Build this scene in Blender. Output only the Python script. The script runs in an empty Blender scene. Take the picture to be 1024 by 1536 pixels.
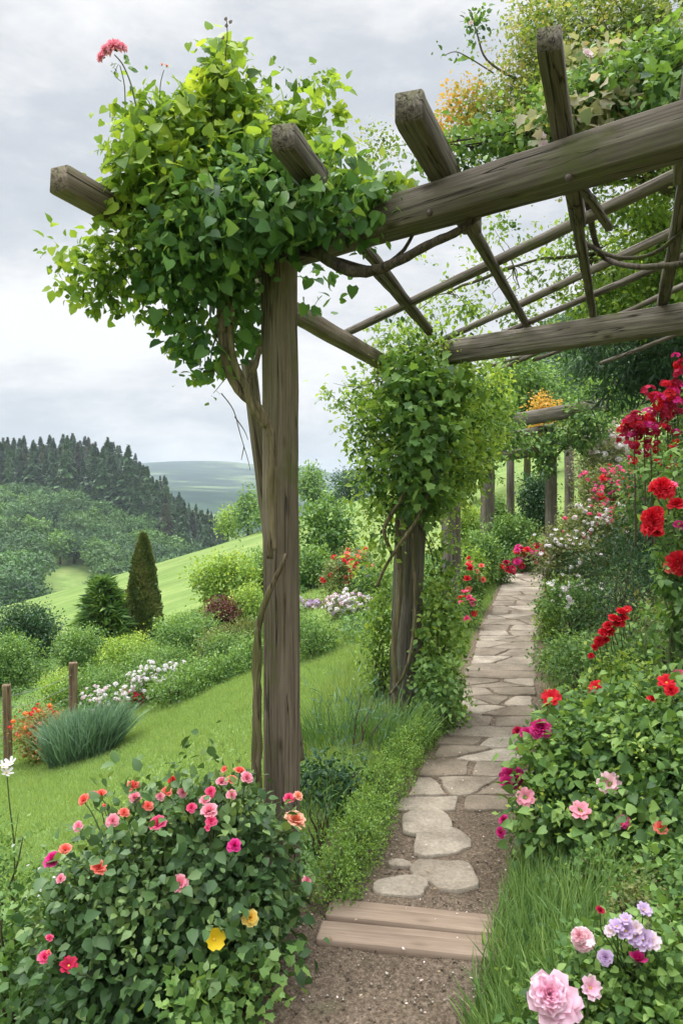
import bpy, math, random
import numpy as np
from mathutils import Matrix, Vector, Euler

rng = np.random.default_rng(7)
random.seed(7)
scene = bpy.context.scene
COL = scene.collection
F, HZ, CX, EYE = 1150.0, 732.0, 512.0, 1.55      # focal length and horizon in photo pixels, eye height


def P(px, py, Y):
    return np.array([(px - CX) / F * Y, Y, EYE - (py - HZ) / F * Y])


def sstep(a, b, x):
    t = np.clip((np.asarray(x, float) - a) / (b - a), 0, 1)
    return t * t * (3 - 2 * t)


# ---------------------------------------------------------------- terrain
PY = [-40, -5, 0, 2.2, 2.66, 3.8, 4.8, 6.6, 8.6, 11.2, 12.4, 14, 20]
PX = [-9, -1.8, -.5, .06, .21, .60, .93, 1.38, 1.92, 2.68, 3.08, 3.9, 6.8]


def xc(Y):
    return np.interp(Y, PY, PX)


def pz(Y):
    return np.interp(Y, [-50, 0, 6, 9, 12, 16, 22], [0, 0, 0, .1, .3, .62, 1.3])


def wob(x, y, s=1.0, k=0):
    return (np.sin(x * 1.3 / s + 1.7 * k) * np.cos(y * 1.1 / s + k) + .6 * np.sin(x * 2.3 / s - y * 1.9 / s + 2 * k)
            + .4 * np.sin(x * 4.1 / s + y * 3.7 / s + k)) * .5


def H(x, Y):
    x = np.asarray(x, float); Y = np.asarray(Y, float)
    c = xc(Y); pzz = pz(Y); xl = c - .42; xr = c + .38
    x0 = np.minimum(0, xl)
    left = .3 * (np.maximum(x, -90) - x0)
    xm = np.maximum(xl, .02)
    mid = pzz * np.clip(x, 0, None) / xm
    z = np.where(x < x0, left, np.where(x < xl, mid, pzz))
    d = np.clip(x - xr, 0, None)
    z = z + np.where(d > 0, .5 * np.minimum(d, 3) + .3 * np.clip(d - 3, 0, 45), 0)
    off = np.clip(np.abs(x - c) - .5, 0, 1)
    z = z + off * wob(x, Y, .8) * .03
    far = .3 * np.clip(x, -90, 60) + 17 * np.exp(-((x - 50) / 26) ** 2 - ((Y - 115) / 38) ** 2)
    w = sstep(13, 24, Y) * sstep(-2, 4, x) + sstep(25, 45, Y) * (1 - sstep(-2, 4, x))
    w = np.clip(w, 0, 1)
    z = z * (1 - w) + far * w
    z = z + .25 * wob(x, Y, 9, 2) * sstep(14, 40, Y)
    V = (-28 + 8 * sstep(-20, -55, x) + 17 * sstep(-30, -82, x) * sstep(130, 255, Y))
    V = V + (-22 * sstep(290, 520, Y)) * sstep(-300, -20, x)
    ridge = 70 * sstep(850, 2000, Y) + 26 * sstep(450, 800, Y) * (.5 + .5 * np.sin(x / 190 + 1))
    ridge = ridge + sstep(900, 1700, Y) * (6 * np.sin(x / 130.) + 5 * np.sin(x / 61. + 1) + 3 * np.sin(Y / 90.))
    V = V + ridge * .93
    s = sstep(64, 112, Y) * (1 - sstep(4, 16, x)) + sstep(190, 330, Y) * sstep(4, 16, x)
    z = z * (1 - s) + V * s
    return z


# ---------------------------------------------------------------- materials
def new_mat(name):
    m = bpy.data.materials.new(name); m.use_nodes = True
    nt = m.node_tree; nt.nodes.clear()
    out = nt.nodes.new('ShaderNodeOutputMaterial')
    return m, nt, out


def ramp(nt, stops, fac=None, interp='LINEAR'):
    r = nt.nodes.new('ShaderNodeValToRGB'); e = r.color_ramp.elements
    r.color_ramp.interpolation = interp
    while len(e) < len(stops): e.new(.5)
    for i, (p, c) in enumerate(stops):
        e[i].position = p
        e[i].color = (c[0], c[1], c[2], 1) if len(c) == 3 else c
    if fac is not None: nt.links.new(fac, r.inputs[0])
    return r.outputs[0]


def noise(nt, vec, scale, detail=4, rough=.55, dist=0):
    n = nt.nodes.new('ShaderNodeTexNoise')
    n.inputs['Scale'].default_value = scale; n.inputs['Detail'].default_value = detail
    n.inputs['Roughness'].default_value = rough; n.inputs['Distortion'].default_value = dist
    if vec is not None: nt.links.new(vec, n.inputs['Vector'])
    return n.outputs[0]


def mixc(nt, fac, a, b, mode='MIX'):
    m = nt.nodes.new('ShaderNodeMix'); m.data_type = 'RGBA'; m.blend_type = mode
    for sock, v in ((m.inputs[0], fac), (m.inputs[6], a), (m.inputs[7], b)):
        if isinstance(v, (int, float)): sock.default_value = v
        elif isinstance(v, tuple): sock.default_value = (*v, 1) if len(v) == 3 else v
        else: nt.links.new(v, sock)
    return m.outputs[2]


def mathn(nt, op, a, b=None, clamp=False):
    m = nt.nodes.new('ShaderNodeMath'); m.operation = op; m.use_clamp = clamp
    for s, v in ((m.inputs[0], a), (m.inputs[1], b)):
        if v is None: continue
        if isinstance(v, (int, float)): s.default_value = v
        else: nt.links.new(v, s)
    return m.outputs[0]


def coords(nt, kind='Object', scale=(1, 1, 1)):
    t = nt.nodes.new('ShaderNodeTexCoord'); m = nt.nodes.new('ShaderNodeMapping')
    m.inputs['Scale'].default_value = scale
    nt.links.new(t.outputs[kind], m.inputs[0])
    return m.outputs[0]


def princ(nt, out, base, rough=.7, spec=.3, bump=None, bump_s=.3, bump_d=.01):
    p = nt.nodes.new('ShaderNodeBsdfPrincipled')
    if isinstance(base, tuple): p.inputs['Base Color'].default_value = (*base, 1)
    else: nt.links.new(base, p.inputs['Base Color'])
    if isinstance(rough, (int, float)): p.inputs['Roughness'].default_value = rough
    else: nt.links.new(rough, p.inputs['Roughness'])
    p.inputs['Specular IOR Level'].default_value = spec
    if bump is not None:
        b = nt.nodes.new('ShaderNodeBump'); b.inputs['Strength'].default_value = bump_s
        b.inputs['Distance'].default_value = bump_d
        nt.links.new(bump, b.inputs['Height']); nt.links.new(b.outputs[0], p.inputs['Normal'])
    if out is not None: nt.links.new(p.outputs[0], out.inputs[0])
    return p


def leaf_mat(name, cols, trans=.38, rough=.45, spec=.35, tint=(1.25, 1.15, .55), tmul=1.0, vary=False):
    m, nt, out = new_mat(name)
    a = nt.nodes.new('ShaderNodeAttribute'); a.attribute_name = 'rnd'
    if cols[0][1] >= cols[0][0] * .9 and cols[-1][2] < .4:          # greens: a little greyer than pure pigment
        q = []
        for c in cols:
            l = .25 * c[0] + .65 * c[1] + .1 * c[2]
            q.append(tuple((v * .90 + l * .10) * 1.06 for v in c))
        cols = q
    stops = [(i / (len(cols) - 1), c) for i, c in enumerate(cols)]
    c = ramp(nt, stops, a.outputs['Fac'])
    if vary:
        oi = nt.nodes.new('ShaderNodeObjectInfo')
        c = mixc(nt, 1.0, c, ramp(nt, [(0, (.55, .62, .62)), (.35, (.9, .9, .9)), (.7, (1.15, 1.15, 1.0)), (1, (1.6, 1.5, 1.15))], oi.outputs['Random']), 'MULTIPLY')
    p = princ(nt, None, c, rough, spec)
    tc = mixc(nt, 1.0, c, tuple(t * tmul for t in tint), 'MULTIPLY')
    t = nt.nodes.new('ShaderNodeBsdfTranslucent'); nt.links.new(tc, t.inputs[0])
    mx = nt.nodes.new('ShaderNodeMixShader'); mx.inputs[0].default_value = trans
    nt.links.new(p.outputs[0], mx.inputs[1]); nt.links.new(t.outputs[0], mx.inputs[2])
    nt.links.new(mx.outputs[0], out.inputs[0])
    return m


def petal_mat(name, c0, c1, c2=None):
    return leaf_mat(name, [c0, c1] + ([c2] if c2 else []), trans=.3, rough=.6, spec=.2, tint=(1.2, 1.0, 1.0))


M = {}
M['vine_light'] = leaf_mat('vine_light', [(.06, .13, .02), (.14, .27, .03), (.26, .42, .04), (.45, .58, .05)], .5)
M['vine_dark'] = leaf_mat('vine_dark', [(.04, .11, .03), (.075, .195, .05), (.15, .31, .065), (.29, .45, .07)], .40)
M['rose_leaf'] = leaf_mat('rose_leaf', [(.03, .075, .018), (.05, .125, .03), (.10, .20, .05), (.22, .34, .09)], .28, .45, .4)
M['box_leaf'] = leaf_mat('box_leaf', [(.06, .14, .02), (.15, .29, .035), (.30, .47, .06)], .38)
M['climb_leaf'] = leaf_mat('climb_leaf', [(.06, .14, .025), (.16, .30, .04), (.29, .46, .06), (.46, .60, .09)], .45)
M['mid_leaf'] = leaf_mat('mid_leaf', [(.04, .105, .025), (.09, .205, .04), (.185, .34, .06), (.29, .46, .09)], .35)
M['deep_leaf'] = leaf_mat('deep_leaf', [(.02, .06, .025), (.04, .11, .04), (.07, .17, .05)], .28)
M['fresh_leaf'] = leaf_mat('fresh_leaf', [(.10, .20, .03), (.20, .36, .05), (.36, .52, .07), (.52, .62, .08)], .42)
M['blue_leaf'] = leaf_mat('blue_leaf', [(.05, .13, .08), (.09, .20, .12), (.14, .28, .16)], .25, tint=(1, 1.1, .9))
M['wine_leaf'] = leaf_mat('wine_leaf', [(.06, .025, .02), (.14, .05, .035), (.22, .10, .05)], .3, tint=(1.3, .8, .6))
M['rust_leaf'] = leaf_mat('rust_leaf', [(.05, .12, .02), (.18, .25, .04), (.40, .22, .05), (.5, .10, .03)], .35)
M['orange_leaf'] = leaf_mat('orange_leaf', [(.42, .42, .05), (.70, .46, .06), (.75, .30, .05)], .45, tint=(1.2, .9, .5))
M['olive_leaf'] = leaf_mat('olive_leaf', [(.055, .09, .025), (.11, .16, .04), (.20, .24, .06), (.28, .28, .08)], .35)
M['tree_leaf'] = leaf_mat('tree_leaf', [(.05, .10, .02), (.11, .21, .035), (.22, .34, .06), (.42, .45, .12), (.55, .42, .22)], .45)
M['fir_leaf'] = leaf_mat('fir_leaf', [(.03, .075, .025), (.05, .12, .04), (.08, .18, .055)], .1, tint=(1, 1, .8), vary=True)
M['fir_brown'] = leaf_mat('fir_brown', [(.05, .075, .03), (.08, .095, .035), (.12, .11, .05)], .1, tint=(1, 1, .8), vary=True)
M['wood_leaf'] = leaf_mat('wood_leaf', [(.035, .095, .03), (.06, .15, .045), (.10, .23, .06)], .22, vary=True)
M['wood_leaf_b'] = leaf_mat('wood_leaf_b', [(.05, .12, .035), (.10, .22, .05), (.17, .32, .07)], .25, vary=True)
M['cone_leaf'] = leaf_mat('cone_leaf', [(.05, .08, .02), (.10, .15, .03), (.18, .20, .05), (.25, .20, .07)], .2)
M['pale_leaf'] = leaf_mat('pale_leaf', [(.09, .16, .05), (.20, .27, .09), (.38, .40, .20), (.58, .50, .38)], .4, tint=(1.1, 1.0, .7))
M['grass'] = leaf_mat('grass', [(.17, .28, .08), (.28, .42, .115), (.42, .54, .20)], .45, .6, .2)
M['grass_long'] = leaf_mat('grass_long', [(.08, .18, .035), (.17, .31, .06), (.36, .50, .12)], .35, .5, .3)
M['grass_blue'] = leaf_mat('grass_blue', [(.09, .18, .09), (.15, .27, .14), (.25, .38, .21)], .25, .6, .2, tint=(1, 1.1, .8))
M['weed'] = leaf_mat('weed', [(.06, .15, .03), (.12, .25, .045), (.22, .37, .07)], .35)

M['p_hot'] = petal_mat('p_hot', (.62, .02, .12), (.85, .08, .24), (.95, .22, .36))
M['p_pink'] = petal_mat('p_pink', (.78, .16, .28), (.90, .32, .42), (.95, .50, .56))
M['p_palepink'] = petal_mat('p_palepink', (.80, .26, .36), (.92, .52, .58), (.96, .76, .78))
M['p_peony'] = petal_mat('p_peony', (.82, .18, .38), (.92, .50, .66), (.95, .80, .86))
M['p_coral'] = petal_mat('p_coral', (.80, .07, .06), (.92, .18, .14), (.96, .36, .26))
M['p_salmon'] = petal_mat('p_salmon', (.85, .22, .12), (.95, .42, .27), (.98, .60, .45))
M['p_red'] = petal_mat('p_red', (.38, .004, .012), (.70, .012, .03), (.85, .04, .06))
M['p_dark'] = petal_mat('p_dark', (.20, .004, .02), (.42, .01, .05), (.55, .03, .09))
M['p_magenta'] = petal_mat('p_magenta', (.40, .005, .11), (.66, .02, .22), (.82, .09, .36))
M['p_yellow'] = petal_mat('p_yellow', (.80, .45, .04), (.88, .62, .10), (.92, .76, .28))
M['p_gold'] = petal_mat('p_gold', (.80, .48, .01), (.88, .62, .02), (.92, .72, .06))
M['p_white'] = petal_mat('p_white', (.78, .76, .72), (.84, .82, .82), (.88, .84, .88))
M['p_blush'] = petal_mat('p_blush', (.72, .45, .52), (.82, .66, .70), (.88, .80, .84))
M['p_lilac'] = petal_mat('p_lilac', (.42, .26, .50), (.58, .42, .66), (.74, .62, .80))
M['p_orange'] = petal_mat('p_orange', (.75, .10, .03), (.88, .22, .05), (.92, .36, .10))


def wood_mat(name, dark, mid, light, moss=.0, scale=1.0, clean=False):
    m, nt, out = new_mat(name)
    v = coords(nt, 'Object', (95 * scale, 95 * scale, 2.6 * scale))
    g = noise(nt, v, 1.0, 8, .65, .4)
    v2 = coords(nt, 'Object', (5, 5, 1.1)); b = noise(nt, v2, 1.0, 5, .6)
    v3 = coords(nt, 'Object', (60, 60, 1.3)); cr = noise(nt, v3, 1.0, 4, .6, .8)
    base = ramp(nt, [(.30, dark), (.50, mid), (.70, light)], g)
    base = mixc(nt, mathn(nt, 'MULTIPLY', b, .25), base, mid)
    blot = ramp(nt, [(.35, (.45, .42, .38)), (.62, (1.1, 1.08, 1.04))], b)
    base = mixc(nt, .8, base, blot, 'MULTIPLY')
    crack = ramp(nt, [(.30, (.12, .11, .10)), (.40, (1, 1, 1))], cr)
    base = mixc(nt, .12 if clean else .6, base, crack, 'MULTIPLY')
    kv = nt.nodes.new('ShaderNodeTexVoronoi'); kv.inputs['Scale'].default_value = 1.0; nt.links.new(coords(nt, 'Object', (9, 9, 3.2)), kv.inputs['Vector'])
    knot = ramp(nt, [(.04, (.18, .15, .12)), (.08, (.6, .56, .5)), (.14, (1, 1, 1))], kv.outputs['Distance'])
    base = mixc(nt, .85 if scale > .9 else .3, base, knot, 'MULTIPLY')
    v5 = coords(nt, 'Object', (24, 24, .55)); sp = noise(nt, v5, 1.0, 3, .5, 1.2)
    split = ramp(nt, [(.485, (1, 1, 1)), (.497, (.10, .085, .07)), (.503, (.10, .085, .07)), (.515, (1, 1, 1))], sp)
    base = mixc(nt, .15 if clean else .85, base, split, 'MULTIPLY')
    if moss > 0:
        v4 = coords(nt, 'Object', (9, 9, 5)); mo = noise(nt, v4, 1.0, 6, .65)
        f = ramp(nt, [(.56 - moss * .2, (0, 0, 0)), (.68 - moss * .15, (1, 1, 1))], mo)
        base = mixc(nt, mathn(nt, 'MULTIPLY', f, .55), base, (.10, .115, .03))
    h = mathn(nt, 'ADD', mathn(nt, 'MULTIPLY', g, .6), mathn(nt, 'MULTIPLY', crack, .6))
    h = mathn(nt, 'ADD', h, mathn(nt, 'MULTIPLY', split, .0 if clean else .8))
    princ(nt, out, base, .82, .2, h, .2 if clean else .8, .006)
    return m


M['oak'] = wood_mat('weathered_oak', (.150, .116, .084), (.222, .180, .138), (.31, .262, .210), .14)
M['beam'] = wood_mat('dark_beam', (.075, .062, .050), (.155, .132, .110), (.28, .25, .218), .2)
M['oak_grey'] = wood_mat('grey_oak', (.08, .07, .055), (.21, .182, .155), (.38, .345, .305), .2)
M['plank'] = wood_mat('step_plank', (.27, .20, .15), (.33, .25, .19), (.40, .31, .245), .0, .8, True)
M['stake'] = wood_mat('stake', (.16, .11, .07), (.28, .20, .13), (.42, .32, .22), .0)
M['bark'] = wood_mat('bark', (.06, .045, .03), (.15, .12, .085), (.27, .23, .17), .8)
M['dark_bark'] = wood_mat('dark_bark', (.03, .023, .018), (.07, .055, .042), (.14, .115, .09), .3)
M['vine_bark'] = wood_mat('vine_bark', (.08, .06, .035), (.20, .16, .10), (.36, .30, .19), .55, .8)
M['litter'] = leaf_mat('litter', [(.20, .12, .06), (.36, .25, .12), (.70, .55, .50), (.85, .62, .62)], .1)
M['stem'] = leaf_mat('green_stem', [(.06, .09, .03), (.12, .15, .05)], .05)
M['twig'] = leaf_mat('twig', [(.05, .035, .025), (.12, .085, .05)], .0)


def ground_mat():
    m, nt, out = new_mat('ground')
    geo = nt.nodes.new('ShaderNodeNewGeometry'); pos = geo.outputs['Position']
    n1 = noise(nt, pos, .35, 6, .6); n2 = noise(nt, pos, 9, 5, .7); n3 = noise(nt, pos, .05, 5, .6)
    c = ramp(nt, [(.3, (.125, .20, .055)), (.5, (.18, .27, .075)), (.7, (.26, .33, .11))], n1)
    c = mixc(nt, .55, c, ramp(nt, [(.25, (.45, .5, .4)), (.75, (1.3, 1.25, 1.2))], n2), 'MULTIPLY')
    c = mixc(nt, mathn(nt, 'MULTIPLY', ramp(nt, [(.42, (0, 0, 0)), (.66, (1, 1, 1))], n3), .45), c, (.24, .27, .09))
    sep = nt.nodes.new('ShaderNodeSeparateXYZ'); nt.links.new(pos, sep.inputs[0])
    # mown stripes across the far meadow
    st = nt.nodes.new('ShaderNodeTexWave'); st.inputs['Scale'].default_value = .22; st.inputs['Distortion'].default_value = 2.5
    st.inputs['Detail'].default_value = 3
    mp = nt.nodes.new('ShaderNodeMapping'); mp.inputs['Rotation'].default_value = (0, 0, math.radians(70))
    nt.links.new(pos, mp.inputs[0]); nt.links.new(mp.outputs[0], st.inputs[0])
    c = mixc(nt, .35, c, ramp(nt, [(.2, (.80, .84, .8)), (.8, (1.1, 1.08, 1.05))], st.outputs['Fac']), 'MULTIPLY')
    # soil in the garden beds right of the path and far off woods
    nf = noise(nt, pos, .010, 7, .66)
    forest = ramp(nt, [(.42, (.012, .035, .03)), (.50, (.03, .065, .045)), (.55, (.05, .09, .05)), (.60, (.14, .19, .09))], nf)
    far = mathn(nt, 'MULTIPLY', mathn(nt, 'SUBTRACT', sep.outputs['Y'], 260), .004, True)
    c = mixc(nt, far, c, forest)
    soil = ramp(nt, [(.3, (.05, .045, .022)), (.7, (.11, .105, .05))], n2)
    a = nt.nodes.new('ShaderNodeAttribute'); a.attribute_name = 'bed'
    c = mixc(nt, a.outputs['Fac'], c, soil)
    princ(nt, out, c, .9, .1, n2, .5, .03)
    return m


def path_mat():
    m, nt, out = new_mat('path')
    geo = nt.nodes.new('ShaderNodeNewGeometry'); pos = geo.outputs['Position']
    n0 = noise(nt, pos, 2.2, 5, .6); n1 = noise(nt, pos, 70, 6, .75); n2 = noise(nt, pos, 14, 5, .65)
    vo = nt.nodes.new('ShaderNodeTexVoronoi'); vo.inputs['Scale'].default_value = 130; nt.links.new(pos, vo.inputs['Vector'])
    c = ramp(nt, [(.3, (.07, .052, .036)), (.5, (.145, .112, .082)), (.72, (.265, .215, .168))], n1)
    peb = ramp(nt, [(.0, (.6, .55, .5)), (.5, (1, .98, .95)), (1, (1.7, 1.65, 1.6))], vo.outputs['Color'])
    c = mixc(nt, .7, c, peb, 'MULTIPLY')
    c = mixc(nt, .6, c, ramp(nt, [(.3, (.6, .58, .55)), (.7, (1.25, 1.22, 1.2))], n0), 'MULTIPLY')
    gm = ramp(nt, [(.58, (0, 0, 0)), (.68, (1, 1, 1))], n2)
    c = mixc(nt, mathn(nt, 'MULTIPLY', gm, .25), c, (.09, .11, .04))
    h = mathn(nt, 'ADD', mathn(nt, 'MULTIPLY', vo.outputs['Distance'], .6), n1)
    princ(nt, out, c, .92, .15, h, .9, .006)
    return m


def stone_mat():
    m, nt, out = new_mat('flagstone')
    geo = nt.nodes.new('ShaderNodeNewGeometry'); pos = geo.outputs['Position']
    a = nt.nodes.new('ShaderNodeAttribute'); a.attribute_name = 'rnd'
    n1 = noise(nt, pos, 60, 7, .75); n2 = noise(nt, pos, 5, 5, .6)
    c = ramp(nt, [(.0, (.20, .165, .125)), (.5, (.285, .245, .195)), (1, (.38, .335, .275))], a.outputs['Fac'])
    c = mixc(nt, .75, c, ramp(nt, [(.3, (.55, .53, .5)), (.7, (1.35, 1.33, 1.3))], n1), 'MULTIPLY')
    c = mixc(nt, .7, c, ramp(nt, [(.35, (.55, .52, .48)), (.62, (1.2, 1.18, 1.15))], n2), 'MULTIPLY')
    princ(nt, out, c, .85, .25, mathn(nt, 'ADD', n1, n2), .7, .006)
    return m


M['ground'] = ground_mat(); M['path'] = path_mat(); M['stone'] = stone_mat()
m_, nt_, out_ = new_mat('wire'); princ(nt_, out_, (.25, .25, .25), .5, .5); M['wire'] = m_
m_, nt_, out_ = new_mat('rust'); princ(nt_, out_, (.06, .04, .03), .6, .4); M['rust'] = m_
m_, nt_, out_ = new_mat('stamen'); princ(nt_, out_, (.75, .5, .08), .8, .2); M['stamen'] = m_
m_, nt_, out_ = new_mat('pebble')
a_ = nt_.nodes.new('ShaderNodeAttribute'); a_.attribute_name = 'rnd'
princ(nt_, out_, ramp(nt_, [(0, (.12, .09, .065)), (.6, (.26, .215, .17)), (1, (.55, .5, .43))], a_.outputs['Fac']), .85, .2)
M['pebble'] = m_


# leaf templates: x = side, y = towards tip, z = normal
T_OV = (np.array([(0, 0, 0), (-.33, .28, .07), (0, .28, 0), (.33, .28, .07), (-.27, .62, .02), (0, .64, -.04), (.27, .62, .02), (0, 1, -.16)], float),
        [(0, 2, 1), (0, 3, 2), (1, 2, 5, 4), (2, 3, 6, 5), (4, 5, 7), (5, 6, 7)])
T_HEART = (np.array([(0, 0, 0), (-.27, -.13, .03), (-.48, .12, .08), (0, .2, 0), (.48, .12, .08), (.27, -.13, .03), (-.40, .48, .03), (0, .55, -.04),
                     (.40, .48, .03), (0, 1.0, -.18), (-.18, .80, -.06), (.18, .80, -.06)], float),
           [(0, 3, 2, 1), (0, 5, 4, 3), (2, 3, 7, 6), (3, 4, 8, 7), (6, 7, 9, 10), (7, 8, 11, 9)])
T_SM = (np.array([(0, 0, 0), (-.30, .48, .08), (0, 1, -.05), (.30, .48, .08)], float), [(0, 3, 2), (0, 2, 1)])
T_LOBE = (np.array([(0, 0, 0), (-.42, .08, .06), (-.33, .34, .03), (-.46, .60, .0), (-.23, .66, -.03), (0, 1, -.14), (.23, .66, -.03), (.46, .60, .0), (.33, .34, .03),
                    (.42, .08, .06), (0, .4, -.05)], float),
          [(0, 10, 2, 1), (10, 4, 3, 2), (10, 5, 4), (10, 6, 5), (10, 8, 7, 6), (0, 9, 8, 10)])
T_TRI = (np.array([(-.28, 0, 0), (.28, 0, 0), (0, 1, 0)], float), [(0, 1, 2)])
T_NEED = (np.array([(0, 0, 0), (-.1, .4, .02), (0, 1, -.12), (.1, .4, .02)], float), [(0, 3, 2, 1)])
T_BLADE = (np.array([(-.03, 0, 0), (.03, 0, 0), (-.028, .4, .03), (.028, .4, .03), (-.016, .75, -.05), (.016, .75, -.05), (0, 1, -.2)], float),
           [(0, 1, 3, 2), (2, 3, 5, 4), (4, 5, 6)])
T_GR = (np.array([(-.06, 0, 0), (.06, 0, 0), (0, 1, -.25)], float), [(0, 1, 2)])


# ---------------------------------------------------------------- object helpers
def mesh_np(name, V, loops, starts, totals, mats, rnd=None, mi=None, smooth=False, extra=None):
    me = bpy.data.meshes.new(name)
    me.vertices.add(len(V)); me.vertices.foreach_set('co', np.ascontiguousarray(V, dtype=np.float32).ravel())
    me.loops.add(len(loops)); me.loops.foreach_set('vertex_index', np.ascontiguousarray(loops, dtype=np.int32))
    me.polygons.add(len(starts)); me.polygons.foreach_set('loop_start', np.ascontiguousarray(starts, dtype=np.int32))
    me.polygons.foreach_set('loop_total', np.ascontiguousarray(totals, dtype=np.int32))
    for m in (mats if isinstance(mats, (list, tuple)) else [mats]): me.materials.append(m)
    if mi is not None: me.polygons.foreach_set('material_index', np.ascontiguousarray(mi, dtype=np.int32))
    if smooth: me.polygons.foreach_set('use_smooth', np.ones(len(starts), dtype=bool))
    if rnd is not None:
        at = me.attributes.new('rnd', 'FLOAT', 'POINT'); at.data.foreach_set('value', np.ascontiguousarray(rnd, dtype=np.float32))
    for k, v in (extra or {}).items():
        at = me.attributes.new(k, 'FLOAT', 'POINT'); at.data.foreach_set('value', np.ascontiguousarray(v, dtype=np.float32))
    me.update(calc_edges=True); me.validate()
    return me


class Geo:
    """collects geometry in world coordinates, links it as ONE mesh object"""
    def __init__(s):
        s.V = []; s.L = []; s.T = []; s.R = []; s.MI = []; s.n = 0; s.sm = False

    def add(s, V, faces, r=.5, mi=0):
        V = np.asarray(V, float)
        s.V.append(V); s.R.append(np.full(len(V), r) if np.isscalar(r) else np.asarray(r))
        s.L.append(np.array([i + s.n for f in faces for i in f])); s.T.append(np.array([len(f) for f in faces]))
        s.MI.append(np.full(len(faces), mi)); s.n += len(V)

    def leaves(s, T, pos, d, nrm, size, rnd, mi=0):
        tv, tf = T
        if len(tv) >= 8: s.sm = True
        N = len(pos); k = len(tv)
        d = d / (np.linalg.norm(d, axis=1, keepdims=True) + 1e-9)
        nrm = nrm - (nrm * d).sum(1, keepdims=True) * d
        nrm = nrm / (np.linalg.norm(nrm, axis=1, keepdims=True) + 1e-9)
        side = np.cross(d, nrm)
        size = np.broadcast_to(size, (N,))
        W = (tv[None, :, 0:1] * side[:, None] + tv[None, :, 1:2] * d[:, None] + tv[None, :, 2:3] * nrm[:, None]) * size[:, None, None] + pos[:, None]
        s.V.append(W.reshape(-1, 3)); s.R.append(np.repeat(np.broadcast_to(rnd, (N,)), k))
        fl = np.array([i for f in tf for i in f]); ft = np.array([len(f) for f in tf])
        off = (np.arange(N) * k + s.n)[:, None]
        s.L.append((fl[None] + off).ravel()); s.T.append(np.tile(ft, N)); s.MI.append(np.full(len(ft) * N, mi))
        s.n += N * k

    def tube(s, pts, rad, n=6, r=.5, mi=0, lump=0.0):
        pts = np.asarray(pts, float); m = len(pts)
        rad = np.broadcast_to(np.asarray(rad, float), (m,))
        tan = np.gradient(pts, axis=0); tan /= (np.linalg.norm(tan, axis=1, keepdims=True) + 1e-9)
        ref = np.array([0, 0, 1.]) if abs(tan[:, 2]).mean() < .8 else np.array([1., 0, 0])
        u = np.cross(tan, ref); u /= (np.linalg.norm(u, axis=1, keepdims=True) + 1e-9); v = np.cross(tan, u)
        a = np.arange(n) * 2 * math.pi / n
        rr = rad[:, None] * (1 + lump * rng.normal(size=(m, n)))
        V = pts[:, None] + rr[..., None] * (np.cos(a)[None, :, None] * u[:, None] + np.sin(a)[None, :, None] * v[:, None])
        faces = [(i * n + j, i * n + (j + 1) % n, (i + 1) * n + (j + 1) % n, (i + 1) * n + j) for i in range(m - 1) for j in range(n)]
        faces.append(tuple(range(n))[::-1]); faces.append(tuple((m - 1) * n + j for j in range(n)))
        s.add(V.reshape(-1, 3), faces, r, mi)

    def mesh(s, name, mats, origin=(0, 0, 0), smooth=False):
        V = np.concatenate(s.V) - np.asarray(origin, float)
        L = np.concatenate(s.L); T = np.concatenate(s.T); st = np.concatenate([[0], np.cumsum(T)[:-1]])
        return mesh_np(name, V, L, st, T, mats, np.concatenate(s.R), np.concatenate(s.MI), smooth)

    def obj(s, name, mats, root=None, loc=None, smooth=False):
        org = np.array(root.location) if root is not None else np.array(loc if loc is not None else (0, 0, 0))
        o = bpy.data.objects.new(name, s.mesh(name, mats, org, smooth or s.sm)); COL.objects.link(o)
        if root is not None: o.parent = root
        else: o.location = org
        return o


def tag(o, label=None, cat=None, group=None, kind=None):
    if label: o['label'] = label
    if cat: o['category'] = cat
    if group: o['group'] = group
    if kind: o['kind'] = kind
    return o


def thing(name, loc, label, cat, group=None):
    o = bpy.data.objects.new(name, None); COL.objects.link(o); o.location = Vector([float(v) for v in loc])
    o.empty_display_size = .1
    return tag(o, label, cat, group)


def inst(name, me, root, loc, rot, sc=1.0, mat=None):
    o = bpy.data.objects.new(name, me); COL.objects.link(o)
    loc = Vector([float(v) for v in loc])
    if root is not None:
        o.parent = root; loc = loc - root.location
    o.location = loc; o.rotation_euler = rot; o.scale = (sc, sc, sc) if np.isscalar(sc) else sc
    return o


def unit(n):
    v = rng.normal(size=(n, 3)); return v / np.linalg.norm(v, axis=1, keepdims=True)


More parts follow.
